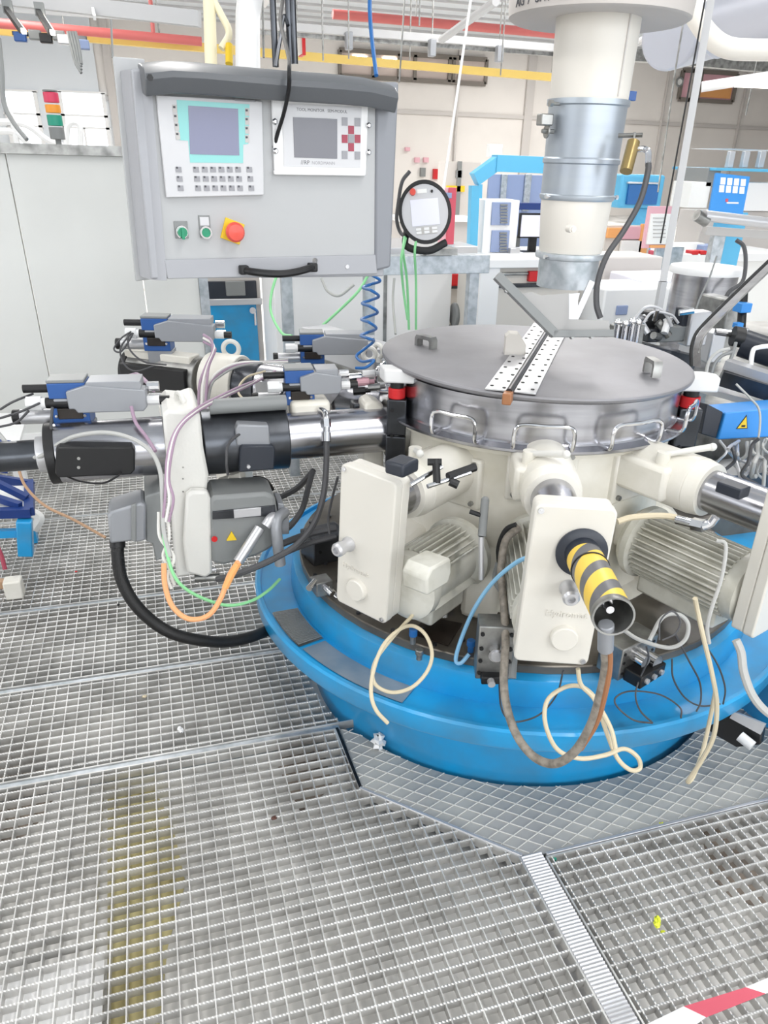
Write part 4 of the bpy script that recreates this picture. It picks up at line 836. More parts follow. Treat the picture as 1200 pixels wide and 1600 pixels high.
cable([(-5, 668, 1.9), (25, 660, 1.89), (45, 642, 1.88)], .003, 'dark_cable', 'lower dark cable entering the solenoid of the front valve'); cable([(82, 636, 1.87), (80, 660, 1.87), (80, 700, 1.88)], .0035, 'dark_cable', 'short dark cable dropping from the front valve to the end cap')
cable([(95, 740, 1.88), (125, 752, 1.88), (160, 755, 1.88), (182, 745, 1.88), (190, 738, 1.89)], .0025, 'black', 'black wire drooping below the black cover of the front arm')
cable([(28, 730, 2.6), (40, 760, 2.6), (70, 790, 2.6), (115, 812, 2.6), (165, 840, 2.6)], .005, 'brown_cable', 'faded orange cable lying from the blue stand to the grey housing')
for i, (q, lb) in enumerate([([(205, 518, 2.5), (190, 528, 2.5), (178, 545, 2.5), (188, 550, 2.5), (200, 535, 2.5), (208, 520, 2.5)], 'black wire loop left of the second valve'), ([(205, 520, 2.5), (188, 545, 2.5), (195, 570, 2.5), (212, 580, 2.5), (240, 572, 2.5)], 'black wire hanging lower left of the second valve'), ([(200, 520, 2.5), (202, 545, 2.5), (225, 565, 2.5), (260, 570, 2.5)], 'black wire crossing under the second valve')]):
    cable(q, .003, 'dark_cable', lb, 'wire', 'wire', 'wires at the second valve', n=6)
cable([(454, 580, 2.1), (440, 615, 2.08), (400, 660, 2.0), (360, 690, 1.93), (354, 720, 1.92), (356, 742, 1.94)], .0035, 'dark_cable', 'dark cable running down across the front arm from the middle valve')
cable([(440, 598, 2.2), (420, 628, 2.2), (392, 630, 2.2), (372, 612, 2.25), (385, 590, 2.3), (415, 580, 2.3)], .0035, 'beige_cable', 'thin beige cable loop right of the cream clamp ring')
cable([(205, 635, 1.9), (212, 660, 1.9), (228, 682, 1.88), (243, 705, 1.86)], .0045, 'purple_cable', 'purple cable from the end of the front valve housing')
cable([(202, 587, 2.3), (215, 585, 2.3), (228, 596, 2.1), (240, 610, 2.0)], .0055, 'purple_cable', 'short purple cable arching above the front valve plugs')
# heavy grey cables lying behind the arms
for (q, r, lb) in [([(395, 790, 2.2), (430, 780, 2.25), (465, 762, 2.3), (490, 735, 2.35)], .009, 'grey hose curving up behind the front arm'), ([(400, 815, 2.1), (440, 830, 2.15), (470, 800, 2.2), (482, 760, 2.25), (488, 738, 2.3)], .009, 'dark grey hose standing beside it behind the servo motor'), ([(440, 850, 2.05), (480, 835, 2.1), (525, 825, 2.12)], .010, 'grey hose running right into the tall guard box'), ([(440, 866, 2.05), (480, 850, 2.1), (525, 838, 2.12)], .008, 'thinner black hose just under it running right')]:
    cable(q, r, 'dark_cable', lb, 'hose', 'hose')
cable([(528, 745, 1.9), (520, 775, 1.95), (513, 810, 2.0), (515, 835, 2.0)], .0035, 'dark_cable', 'dark wire left of the top of the tall guard box', 'wire', 'wire')
# clutter block under the arm
block2 = T('fitting_cluster', 'cream fittings and black hoses under the middle of the front arm', 'fitting', at(370, 770, 2.15))
for i, (x, y) in enumerate([(345, 755), (362, 748), (378, 760)]): p = at(x, y, 2.1); B().cyl(p, p+Vector((.03, -.02, .015)), .016, n=8).obj('cream_fitting', 'cream', block2, bev=.002)
B().tube([at(385, 760, 2.1), at(398, 748, 2.1), at(415, 752, 2.12), at(425, 765, 2.15)], .008).obj('black_hose', 'black', block2)
# ================================================================== CONTROL PANEL
PM = frame((.29, 1.95, 1.445), (sin(rad(6)), -cos(rad(6)), 0))
def pts(M, L_): return [on(M, x, y) for x, y in L_]
def ccw(P): return P if sum(P[i][0]*P[(i+1) % len(P)][1]-P[(i+1) % len(P)][0]*P[i][1] for i in range(len(P))) > 0 else P[::-1]
def pp(par, M, L_, name, m, z0=0, z1=.004, bev=0, **k):
    """plate on plane M with the measured outline, from z0 to z1"""
    Mz = M @ Matrix.Translation((0, 0, z1)); P = ccw(pts(Mz, L_)); return B(M).prism(P, z1-z0, Matrix.Translation((0, 0, z0))).obj(name, m, par, bev, **k)
def rectp(u, v, w, h): return [(u-w/2, v-h/2), (u+w/2, v-h/2), (u+w/2, v+h/2), (u-w/2, v+h/2)]
pan = T('control_panel', 'hanging light grey control panel with two screens and a red emergency stop', 'control panel', (.29, 1.98, 1.25))
pp(pan, PM, [(205, 108), (606, 135), (600, 432), (236, 436)], 'enclosure', 'panel_grey', -.13, -.004, bev=.004)
pp(pan, PM, [(233, 120), (590, 140), (587, 402), (257, 408)], 'front_plate', 'panel_light', -.006, .0)
pp(pan, PM, [(257, 406), (587, 398), (590, 428), (262, 436)], 'bottom_rail', 'panel_grey', -.03, .006, bev=.002)
pp(pan, PM, [(588, 128), (624, 128), (611, 418), (586, 424)], 'right_rail', 'panel_dark', -.11, .006, bev=.006)
# left cheek is a deep rounded profile turned outward
q = [on(PM, x, y) for x, y in [(233, 118), (262, 438)]]
lt, lb_ = on(PM, 236, 108), on(PM, 262, 438)
b = B(PM); vs = []; N = 9
for (u, v) in (lt, lb_):
    for k in range(N):
        a = rad(90*k/(N-1)); vs.append((u-.002-.050*sin(a), v, .004-.11*(1-cos(a))))
    vs.append((u-.002, v, -.106))
n = N+1
b.add(vs, [tuple(range(n-1, -1, -1)), tuple(range(n, 2*n))]+[(i, (i+1) % n, n+(i+1) % n, n+i) for i in range(n)]); b.obj('left_cheek', 'panel_grey', pan)
pp(pan, PM @ Matrix.Translation((0, 0, -.10)), [(176, 88), (226, 92), (240, 436), (212, 440)], 'rear_flange', 'panel_light', -.012, 0, bev=.003)
# black visor bar: bowed extrusion across the top
b = B(PM); top_ = [(219, 96, 118), (262, 92, 124), (310, 95, 128), (380, 102, 133), (450, 108, 138), (520, 113, 142), (570, 118, 146), (612, 128, 152)]
sec = [(-.03, .0), (-.024, .004), (.01, 0), (.045, -.010), (.062, -.022), (.064, -.034), (.052, -.056), (.046, -.064), (.0, -.056)]
vs = []; m_ = len(sec); K = []
for i, (x, yt, yb) in enumerate(top_):
    u, v = on(PM @ Matrix.Translation((0, 0, .02)), x, yt+3); bow = .012*sin(pi*i/(len(top_)-1)); K.append((u, v))
    for (zz, dy) in sec: vs.append((u, v+dy*.92, zz+bow))
nn = len(top_); fs = [(i*m_+j, i*m_+(j+1) % m_, (i+1)*m_+(j+1) % m_, (i+1)*m_+j) for i in range(nn-1) for j in range(m_)]
fs = [f_[::-1] for f_ in fs]+[tuple(range(m_)), tuple((nn-1)*m_+j for j in range(m_-1, -1, -1))]
b.add(vs, fs); vis = b.obj('visor', 'visor', pan, bev=.003)
for x, y in [(233, 118), (314, 113), (575, 138)]:
    u, v = on(PM @ Matrix.Translation((0, 0, .055)), x, y); B(PM).cyl((u, v-.004, .035), (u, v-.004, .0665), .0065, n=6).obj('socket', 'black', vis)
# operator display 1
d1 = pp(pan, PM, [(244, 148), (410, 158), (413, 305), (260, 309)], 'operator_display', 'hmi', 0, .012, bev=.002)
DM1 = PM @ Matrix.Translation((0, 0, .012))
pp(d1, DM1, [(276, 156), (390, 163), (388, 225), (380, 226), (380, 255), (297, 254), (294, 220), (280, 219)], 'teal_surround', 'teal', 0, .0008)
pp(d1, DM1, [(294, 165), (372, 170), (374, 243), (297, 241)], 'screen', 'screen', 0, .0016)
for x, y in [(277+i*13, 261+j*14.5) for j in range(3) for i in (0, 2.1, 3.15, 4.15, 5.15, 6.15, 7.15, 8.5)]:
    x += (y-261)*.11; u, v = on(DM1, x+2, y+4-(x-300)*.0); kb = B(DM1).prism(rectp(u, v, .0125, .0105), .0018).obj('key', 'key', d1)
    B(DM1).prism(rectp(u-.003, v+.0035, .004, .004), .0021).obj('key_mark', 'ink', kb)
for (x, y) in [(273+k*1.6, 170+k*14) for k in range(4)]+[(386, 175+k*14) for k in range(4)]:
    u, v = on(DM1, x, y); B(DM1).prism(rectp(u, v, .009, .0145), .0014).obj('soft_key', 'hmi_grey', d1); B(DM1).prism(rectp(u-.001, v+.003, .005, .004), .0018).obj('key_mark', 'ink', d1)
u, v = on(DM1, 383, 157.5); B(DM1).prism(rectp(u, v, .045, .003), .0006).obj('name_strip', 'key', d1)
# operator display 2
d2 = pp(pan, PM, [(424, 150), (576, 160), (572, 274), (429, 272)], 'tool_monitor', 'white', 0, .010, bev=.002)
DM2 = PM @ Matrix.Translation((0, 0, .010))
pp(d2, DM2, [(441, 162), (565, 168), (563, 262), (444, 260)], 'bezel', 'hmi', 0, .002)
pp(d2, DM2, [(458, 183), (527, 186), (527, 248), (460, 246)], 'screen', 'screen_grey', 0, .0032)
pp(d2, DM2, [(428, 266), (571, 268), (571, 275), (429, 273)], 'lower_lip', 'white', 0, .010, bev=.002)
for k, (x, y) in enumerate([(538, 190), (558, 191), (548, 203), (538, 217), (558, 217), (548, 230), (548, 217), (538, 242), (558, 243)]):
    u, v = on(DM2, x, y); B(DM2).prism(rectp(u, v, .014, .0165), .0035).obj('key', 'key_red' if k in (2, 3, 4, 5) else 'key', d2)
u, v = on(DM2, 503, 173); text('TOOL MONITOR   SEM-MODUL', .0085, DM2 @ Matrix.Translation((u, v, .0021)), 'ink', d2, depth=.0002)
u, v = on(DM2, 477, 254); text('//', .0125, DM2 @ Matrix.Translation((u-.008, v, .0021)), 'ink', d2, depth=.0002); text('RP', .012, DM2 @ Matrix.Translation((u+.003, v, .0021)), 'ink', d2, depth=.0002)
u, v = on(DM2, 505, 255); text('NORDMANN', .0095, DM2 @ Matrix.Translation((u, v, .0021)), 'key', d2, depth=.0002)
for x, y in [(429, 190), (430, 236), (575, 196), (575, 238)]:
    u, v = on(DM2, x, y); B(DM2).lathe([(0, 0), (.0065, 0), (.006, .006), (.003, .009), (0, .009)], 16, Matrix.Translation((u, v, 0))).obj('thumb_screw', 'chrome', d2)
# switches
u, v = on(PM, 283, 359); sw = B(PM).prism(rectp(u, v, .03, .036), .003).obj('switch_plate', 'servo', pan, bev=.001)
B(PM).cyl((u, v-.004, .003), (u, v-.004, .012), .0135, n=24).obj('switch_ring', 'chrome', sw); B(PM).cyl((u, v-.004, .012), (u, v-.004, .022), .0105, n=24).box(u-.003, u+.003, v-.018, v+.006, .022, .027).obj('green_knob', 'green', sw)
u, v = on(PM, 320, 356); sw = B(PM).prism(rectp(u, v+.003, .026, .046), .003).obj('button_plate', 'servo', pan, bev=.001)
B(PM).prism(rectp(u, v+.014, .020, .018), .004).obj('label_field', 'hmi', sw); B(PM).cyl((u, v-.009, .003), (u, v-.009, .014), .0135, n=24, hole=.010).obj('button_ring', 'chrome', sw); B(PM).cyl((u, v-.009, .003), (u, v-.009, .012), .0098, n=24).obj('green_button', 'green', sw)
u, v = on(PM, 363, 361); M = PM @ Matrix.Translation((u, v, 0)) @ Matrix.Rotation(rad(-20), 4, 'Z'); es = B(M).prism(rectp(0, 0, .046, .046), .004).obj('yellow_plate', 'yellow', pan, bev=.001)
B(M).cyl((0, 0, .004), (0, 0, .022), .013, n=24).obj('stop_stem', 'estop_red', es); B(M).lathe([(0, .02), (.013, .02), (.021, .026), (.0215, .034), (.017, .041), (0, .044)], 28).obj('stop_mushroom', 'estop_red', es)
# handle on the bottom rail
HMx = PM @ Matrix.Translation((0, 0, .006)); (ua, va), (ub, vb) = on(HMx, 380, 421), on(HMx, 487, 417)
hd_ = B(PM).tube([(ua, va, .008), (ua+.012, va-.002, .03), (ua+.05, va-.006, .042), ((ua+ub)/2, (va+vb)/2-.008, .046), (ub-.05, vb-.006, .042), (ub-.012, vb, .03), (ub, vb, .008)], .0085, n=10).obj('handle', 'black', pan)
for u, v in ((ua, va), (ub, vb)): B(PM).cb((u, v, .012), .022, .020, .022).obj('handle_foot', 'black', hd_, bev=.003)
u, v = on(PM, 541, 416); B(PM).cyl((u, v, .005), (u, v, .009), .005, n=12).obj('rail_screw', 'alu', pan); u, v = on(PM, 491, 407); B(PM).cyl((u, v, 0), (u, v, .006), .007, n=12).obj('lock', 'chrome', pan)
# hanger bars from the ceiling
for x0, y0 in ((431, 105), (454, 100), (461, 100)):
    p = at(x0, y0, 2.0); B().cyl(p, Vector((p.x, p.y, 4.6)), .0085, n=10).obj('hanger_bar', 'dark_steel', pan)
B().tube([at(450, 40, 1.95), at(444, 25, 1.95), at(438, 60, 1.95), at(431, 104, 1.96)], .005).obj('hanger_strap', 'dark_steel', pan)
cable([(441, -60, 1.85), (443, -10, 1.82), (438, 30, 1.76), (444, 60, 1.68), (451, 90, 1.585), (452, 112, 1.555), (451, 140, 1.585), (444, 175, 1.64), (434, 208, 1.68), (428, 231, 1.705)], .0045, 'black', 'black cable hanging over the visor down to the tool monitor screw')
cable([(580, -80, 2.05), (578, -10, 2.05), (578, 20, 2.05), (581, 60, 2.05), (588, 118, 2.03)], .006, 'blue_hose', 'blue air hose coming down behind the right end of the visor', 'air_hose', 'hose')
# coiled blue hose under the panel
def coil(q, r, m, label):
    P = [];
    for i, (x, y, d) in enumerate(q): P.append(at(x, y, d))
    return B().tube(P, r, n=8, sub=8).top('coiled_hose', m, label, 'hose')
zz_ = [(572, 425, 2.1)]; ys = 432; k = 0
while ys < 530:
    xl, xr = 567-(ys-430)*.045, 594-(ys-430)*.08
    zz_ += [(xr, ys+6, 2.13), ((xl+xr)/2, ys+12, 2.19), (xl, ys+17, 2.16), ((xl+xr)/2, ys+22, 2.08)]; ys += 25
zz_ += [(584, 533, 2.15), (570, 545, 2.2), (557, 556, 2.2), (566, 565, 2.16), (584, 563, 2.1), (572, 574, 2.1), (556, 575, 2.12)]
coil(zz_, .0042, 'blue_hose', 'blue coiled air hose hanging from the panel down to the fittings')
# round teach pendant on the galvanised frame
TM = frame(at(664, 332, 3.1), (-.22, -1, .30)) @ Matrix.Rotation(rad(6), 4, 'Z') @ Matrix.Diagonal((.98, 1.10, 1, 1))
pen = T('teach_pendant', 'round handheld pendant with black rim and white screen right of the panel', 'pendant', at(664, 385, 3.1))
B(TM).lathe([(0, -.05), (.085, -.05), (.105, -.03), (.112, 0), (.112, .008), (.100, .008), (.097, .002), (0, .002)], 48).obj('rim', 'rubber', pen)
fc = B(TM).lathe([(0, 0), (.098, 0), (.098, .004), (0, .004)], 48).obj('face', 'hmi', pen)
B(TM).prism(rectp(0, .0, .118, .092), .006).obj('screen', 'screen_white', fc); B(TM).prism(rectp(.0, -.064, .09, .026), .0055).obj('keypad', 'hmi_grey', fc)
for k in range(6): B(TM).prism(rectp(-.034+.0272*(k % 3)*1.25, -.058-.012*(k//3), .022, .009), .007).obj('key', 'white', fc)
B(TM).cyl((-.045, .072, .003), (-.045, .072, .016), .012, n=16).obj('stop_button', 'estop_red', fc); B(TM).prism(rectp(-.005, .074, .04, .014), .005).obj('label_field', 'paper', fc); B(TM).cyl((.036, .07, .003), (.036, .07, .010), .005, n=8).obj('key_switch', 'black', fc)
B(TM).tube([(-.08, -.05, -.03), (-.09, -.11, -.01), (.0, -.135, .0), (.08, -.11, -.01)], .014, n=10).obj('grip', 'rubber', pen)
cable([(640, 268, 3.2), (628, 285, 3.2), (622, 320, 3.2), (620, 345, 3.2), (627, 365, 3.2), (640, 368, 3.15)], .008, 'dark_cable', 'dark strap cable curling left of the round pendant')
for i, (q, lb) in enumerate([([(632, 370, 3.12), (630, 395, 3.1), (636, 440, 3.2), (639, 515, 3.3)], 'green cable under the pendant, left one'), ([(651, 372, 3.12), (648, 395, 3.12), (650, 440, 3.2), (650, 515, 3.3)], 'green cable under the pendant, right one'), ([(634, 372, 3.12), (627, 405, 3.1), (630, 450, 3.2), (637, 500, 3.25)], 'green cable under the pendant, middle one bowing left')]):
    cable(q, .0055, 'green_cable', lb, group='green cables of the pendant')
for q, lb, m in [([(575, 430, 3.2), (560, 455, 3.2), (530, 485, 3.25), (500, 512, 3.3)], 'green cable sagging left behind the coiled hose', 'green_cable'), ([(434, 425, 3.3), (424, 460, 3.3), (424, 490, 3.3), (440, 520, 3.25), (456, 525, 3.2)], 'green cable hanging below the left end of the handle', 'green_cable'), ([(502, 435, 3.4), (512, 455, 3.4), (530, 462, 3.4), (553, 445, 3.4)], 'grey cable hanging in a shallow loop on the white panel', 'grey_cable'), ([(616, 435, 3.4), (614, 470, 3.4), (618, 522, 3.35)], 'grey cable hanging left of the green pendant cables', 'grey_cable')]:
    cable(q, .006, m, lb)
# ================================================================== BACKGROUND
def ybox(par, x0, y0, x1, y1, Y, dep, name, m, bev=.004, **k):
    """upright box whose front face stands at world Y, measured at its corners"""
    a, c = at(x0, y0, Y=Y), at(x1, y1, Y=Y); return B().box(min(a.x, c.x), max(a.x, c.x), Y, Y+dep, min(a.z, c.z), max(a.z, c.z)).obj(name, m, par, bev, **k)
def ybar(par, x0, y0, x1, y1, Y, w, name, m, bev=.002): return B().bar(at(x0, y0, Y=Y), at(x1, y1, Y=Y), w, w).obj(name, m, par, bev)
def TY(name, label, cat, x, y, Y, group=None): return T(name, label, cat, at(x, y, Y=Y), group)
# white partition
pt = T('partition', 'tall pale grey partition with a grey top rail behind the left spindles', 'partition', (-1.2, 4.6, FL))
xe = at(318, 520, Y=4.6).x; zt = at(100, 242, Y=4.6).z; X0 = -3.0; ws = [X0, -1.75, -.62, at(203, 330, Y=4.6).x+.02, xe]
for i in range(4): B().box(ws[i]+.003, ws[i+1]-.003, 4.6, 4.64, FL, zt).obj('panel', 'partition', pt, bev=.002)
B().box(X0, xe+.01, 4.57, 4.67, zt, zt+.045).obj('top_rail', 'dull_steel', pt); B().box(X0, xe, 4.585, 4.6, 0-.0, .06).obj('kick_rail', 'white', pt)
B().box(xe, xe+.05, 4.58, 4.68, FL, zt).obj('end_post', 'galv', pt)
# stack light
sl = T('stack_light', 'signal stack light of red, amber and green above the partition', 'signal lamp', at(100, 222, Y=4.75))
cols = [('servo', 218, 199, 'base'), ('stack_green', 197, 180, 'green_section'), ('amber', 177, 164, 'amber_section'), ('stack_red', 161, 145, 'red_section'), ('servo', 144, 141, 'cap')]
base = at(98, 222, Y=4.75)
for m, ya, yb, n in cols: B().cyl((base.x-.02, 4.75, at(92, ya, Y=4.75).z), (base.x-.02, 4.75, at(92, yb, Y=4.75).z), .036, n=24).obj(n, m, sl, bev=.003)
B().cyl((base.x-.02, 4.75, zt-.3), (base.x-.02, 4.75, at(92, 216, Y=4.75).z), .014, n=12).obj('stem', 'servo', sl); B().cb((base.x-.02, 4.70, zt-.2), .05, .12, .05).obj('stem_clamp', 'servo', sl)
# clutter of white pipes beyond the partition
pr = TY('pipe_rack', 'white pipe rack seen against the left window', 'pipe rack', 30, 235, 5.6)
for q in [[(-10, 190), (40, 195), (80, 222), (130, 235)], [(10, 160), (22, 200), (28, 235)], [(-5, 205), (25, 208), (50, 232)], [(104, 235), (106, 196), (124, 196), (126, 235)]]:
    B().tube([at(x, y, Y=5.6) for x, y in q], .018).obj('pipe', 'white', pr)
B().bar(at(-5, 245, Y=5.6), at(175, 240, Y=5.6), .03).obj('rack_rail', 'white', pr)
cable([(-2, 60, 3.0), (3, 110, 3.0), (6, 160, 3.0), (20, 190, 3.0), (42, 218, 3.0)], .009, 'servo', 'grey hose hanging at the far left edge, ending in a nozzle', 'hose', 'hose')
# blue cabinet behind the second spindle
bc = TY('blue_cabinet', 'blue machine cabinet with a dark window between partition and galvanised post', 'cabinet', 366, 560, 5.0)
ybox(bc, 318, 430, 418, 640, 5.0, .5, 'body', 'wall_trim'); ybox(bc, 322, 476, 410, 628, 4.985, .02, 'blue_door', 'blue'); ybox(bc, 322, 440, 402, 466, 4.985, .02, 'dark_window', 'dark_blue_black')
ybox(bc, 352, 440, 384, 462, 4.97, .02, 'machine_shape', 'servo'); ybox(bc, 322, 468, 410, 476, 4.97, .03, 'sill', 'alu'); ybox(bc, 412, 430, 424, 640, 4.96, .06, 'corner_post', 'galv')
lk = at(394, 484, Y=4.97); B().cyl(lk, lk+Vector((0, -.03, 0)), .02, n=12).cyl(at(398, 488, Y=4.95), at(399, 508, Y=4.95), .008, n=8).obj('lock', 'chrome', bc)
# galvanised frame and white panel
gf = TY('galvanised_frame', 'galvanised square-tube frame carrying the round pendant', 'frame', 600, 520, 3.75)
ybar(gf, 405, 417, 760, 411, 3.75, .085, 'top_tube', 'galv'); 
for x in (447, 578, 742):
    a = at(x, 418, Y=3.75); B().bar((a.x, 3.77, FL), (a.x, 3.77, a.z), .05).obj('leg', 'galv', gf)
p = at(684, 413, Y=3.7); B(Matrix.Translation(p)).cb((0, 0, .06), .16, .10, .03).obj('pendant_shelf', 'dull_steel', gf)
wp = TY('white_cabinet', 'long white cabinet behind the galvanised frame', 'cabinet', 575, 525, 4.3); ybox(wp, 425, 395, 692, 700, 4.3, .5, 'body', 'white'); ybox(wp, 420, 388, 700, 398, 4.27, .56, 'top_plate', 'alu')
for x in (455, 600): ybox(wp, x, 430, x+2, 640, 4.295, .01, 'joint', 'dull_steel', bev=0)
cc = TY('cream_cabinet', 'cream cabinet with a red device and small motor right of the galvanised post', 'cabinet', 722, 520, 4.6); ybox(cc, 692, 450, 764, 640, 4.6, .5, 'body', 'pale_board'); ybox(cc, 690, 446, 766, 450, 4.56, .58, 'dark_edge', 'dark_steel')
ybox(cc, 700, 427, 734, 447, 4.55, .14, 'red_device', 'red', bev=.01); ybox(cc, 693, 418, 764, 446, 4.8, .02, 'back_board', 'paper')
p = at(722, 492, Y=4.3); B().cyl(p-Vector((.06, 0, 0)), p+Vector((.08, 0, 0)), .07, n=24).obj('motor', 'servo', cc, bev=.01); B().cb(p+Vector((0, 0, -.09)), .16, .12, .05).obj('motor_foot', 'servo', cc)
wf = TY('framed_cabinet', 'white-framed cream cabinet with a red tag, directly left of the duct foot', 'cabinet', 805, 500, 3.9); ybox(wf, 760, 412, 880, 640, 3.9, .4, 'body', 'pale_board')
ybox(wf, 752, 408, 764, 640, 3.86, .05, 'frame_side', 'white'); ybox(wf, 752, 406, 882, 418, 3.85, .05, 'frame_top', 'white'); ybox(wf, 764, 444, 880, 448, 3.88, .03, 'dark_line', 'dark_steel'); ybox(wf, 828, 424, 848, 440, 3.87, .03, 'red_tag', 'red'); ybox(wf, 775, 426, 826, 430, 3.88, .02, 'slot', 'dull_steel')
# blue-framed workstation
YS = 9.0
ws_ = TY('workstation', 'sky blue framed workstation with white drawer tower beyond the duct', 'workstation', 800, 430, YS)
def fr(x0, y0, x1, y1, w, n='frame_bar', Y=YS, m='blue_machine'): return ybar(ws_, x0, y0, x1, y1, Y, w, n, m)
fr(741, 290, 736, 425, .10); fr(741, 280, 778, 253, .14); fr(772, 255, 945, 262, .17); fr(738, 408, 945, 418, .10)
fr(750, 288, 746, 405, .05, Y=YS+.7); ybox(ws_, 765, 272, 940, 400, YS+.9, .05, 'back_panel', 'drawer_blue'); 
for x in (785, 822, 858): ybox(ws_, x, 272, x+4, 330, YS+.86, .04, 'post', 'galv')
ybox(ws_, 748, 398, 945, 408, YS-.2, .9, 'worktop', 'white'); ybox(ws_, 758, 312, 805, 398, YS, .35, 'drawer_tower', 'white', bev=.01)
for (x0, y0, x1, y1) in [(770, 316, 796, 352), (769, 360, 794, 394)]:
    dpart = ybox(ws_, x0, y0, x1, y1, YS-.02, .03, 'drawer_front', 'drawer_blue')
    for k in range(7): yy = y0+3+k*4.6; a = at(x0+12, yy, Y=YS-.03); c = at(x0+23, yy+2.5, Y=YS-.03); B().box(a.x, c.x, YS-.035, YS-.02, c.z, a.z).obj('vent_slot', 'servo', dpart)
ybox(ws_, 806, 317, 945, 329, YS+.1, .1, 'shelf_beam', 'deep_blue')
ybox(ws_, 766, 225, 784, 246, YS+.1, .1, 'top_box', 'paper'); 
mn = TY('monitor', 'flat computer monitor with white screen standing on the blue workstation', 'monitor', 836, 398, YS+.1)
ybox(mn, 814, 333, 858, 372, YS+.1, .05, 'casing', 'black'); ybox(mn, 816, 336, 856, 370, YS+.085, .02, 'screen', 'screen_white'); ybox(mn, 828, 372, 837, 395, YS+.13, .05, 'stand', 'black'); ybox(mn, 818, 394, 846, 398, YS+.0, .2, 'foot', 'black')
ct = TY('bench_clutter', 'grey instrument with cables on the worktop left of the monitor', 'instrument', 806, 396, YS); ybox(ct, 798, 388, 812, 397, YS-.1, .2, 'body', 'alu'); ybox(ct, 801, 370, 812, 386, YS+.2, .1, 'rack', 'servo')
# electrical cabinets, fire board, signs on the far wall
ec = TY('electrical_cabinet', 'pale green electrical cabinet with a small dark vent left of the workstation', 'cabinet', 718, 345, 16); ybox(ec, 698, 252, 742, 395, 16, .5, 'body', 'wall_trim'); ybox(ec, 713, 266, 722, 278, 15.96, .04, 'vent', 'servo'); ybox(ec, 698, 290, 726, 300, 15.96, .04, 'warning_label', 'yellow'); ybox(ec, 716, 252, 717, 348, 15.96, .04, 'door_gap', 'servo')
rb = TY('safety_board', 'narrow red and blue safety board behind the round pendant', 'board', 698, 385, 7); ybox(rb, 690, 293, 708, 382, 7, .04, 'red_panel', 'pink'); ybox(rb, 702, 293, 709, 382, 6.98, .03, 'red_edge', 'tape_red'); ybox(rb, 693, 301, 706, 310, 6.97, .03, 'blue_label', 'drawer_blue'); ybox(rb, 698, 380, 701, 550, 7, .04, 'post', 'galv')
for i, (x, y, m, lb) in enumerate([(637, 233, 'pink', 'small pink wall sign right of the control panel'), (652, 250, 'pink', 'small reddish wall sign above the pendant'), (666, 250, 'pink', 'reddish wall sign right of the one above the pendant'), (661, 269, 'servo', 'grey wall box behind the pendant'), (681, 272, 'red', 'small red extinguisher on the far wall')]):
    h = [3, 4, 4, 7, 8][i]; a, c = at(x-3.5, y-h, Y=HY1-.1), at(x+3.5, y+h, Y=HY1-.1); B().box(a.x, c.x, HY1-.12, HY1-.0, c.z, a.z).top(['wall_sign', 'wall_sign', 'wall_sign', 'wall_box', 'fire_extinguisher'][i], m, lb, ['sign', 'sign', 'sign', 'box', 'extinguisher'][i])
gb = TY('grey_enclosure', 'long pale grey enclosure between the pendant and the workstation', 'enclosure', 718, 400, 8); ybox(gb, 625, 345, 745, 440, 12, .6, 'body', 'wall_trim'); ybox(gb, 622, 340, 748, 347, 11.9, .7, 'top_plate', 'white'); ybox(gb, 700, 385, 745, 410, 7.8, .5, 'lower_bench', 'alu')
# --- right-hand background: benches, boards, second machine
bb = TY('blue_display', 'sky blue boxed display on a stalk right of the duct', 'display', 1003, 330, 6.5); ybox(bb, 973, 272, 1032, 326, 6.5, .2, 'case', 'blue_machine', bev=.02); ybox(bb, 984, 288, 1026, 320, 6.47, .03, 'screen', 'blue_hose'); ybox(bb, 982, 284, 1029, 288, 6.46, .03, 'screen_rim', 'alu'); ybox(bb, 997, 326, 1010, 430, 6.55, .08, 'stalk', 'blue_machine')
nb = TY('notice_board', 'white notice in a pink-orange frame right of the blue display', 'notice', 1030, 390, 5.5); ybox(nb, 1014, 322, 1050, 388, 5.5, .02, 'frame', 'pink'); ybox(nb, 1018, 334, 1044, 382, 5.485, .02, 'sheet', 'paper')
for k in range(6): ybox(nb, 1021, 340+k*6, 1040, 341.5+k*6, 5.48, .01, 'text_line', 'hmi_grey', bev=0)
ybox(nb, 1016, 383, 1040, 387, 5.49, .01, 'orange_edge', 'orange', bev=0); ybox(nb, 1026, 386, 1031, 590, 5.52, .03, 'post', 'galv')
ob_ = TY('orange_board', 'orange-edged board with a pink card behind the grey hose', 'board', 978, 400, 6.0); ybox(ob_, 948, 352, 1012, 402, 6.0, .03, 'board', 'pale_board'); ybox(ob_, 951, 356, 974, 372, 5.97, .03, 'orange_card', 'orange'); ybox(ob_, 975, 354, 1004, 374, 5.97, .03, 'pink_card', 'pink'); ybox(ob_, 1004, 350, 1009, 402, 5.96, .03, 'orange_edge', 'orange'); ybox(ob_, 972, 376, 1000, 400, 5.96, .03, 'white_card', 'paper'); ybox(ob_, 960, 400, 970, 570, 6.05, .03, 'leg', 'galv')
ps = TY('poster_stand', 'tilted blue poster board with white cards at the right', 'board', 1140, 345, 5.0)
PSM = frame(at(1140, 306, Y=5.0), (-.15, -1, .25)); pp(ps, PSM, [(1119, 270), (1172, 276), (1160, 338), (1108, 333)], 'blue_board', 'laser_blue', 0, .02)
for k in range(8): x, y = 1127+(k % 4)*10.5-(k//4)*2, 284+(k//4)*12+(k % 4)*.8; u, v = on(PSM, x, y); B(PSM).prism(rectp(u, v, .037, .045), .023).obj('card', 'paper', ps)
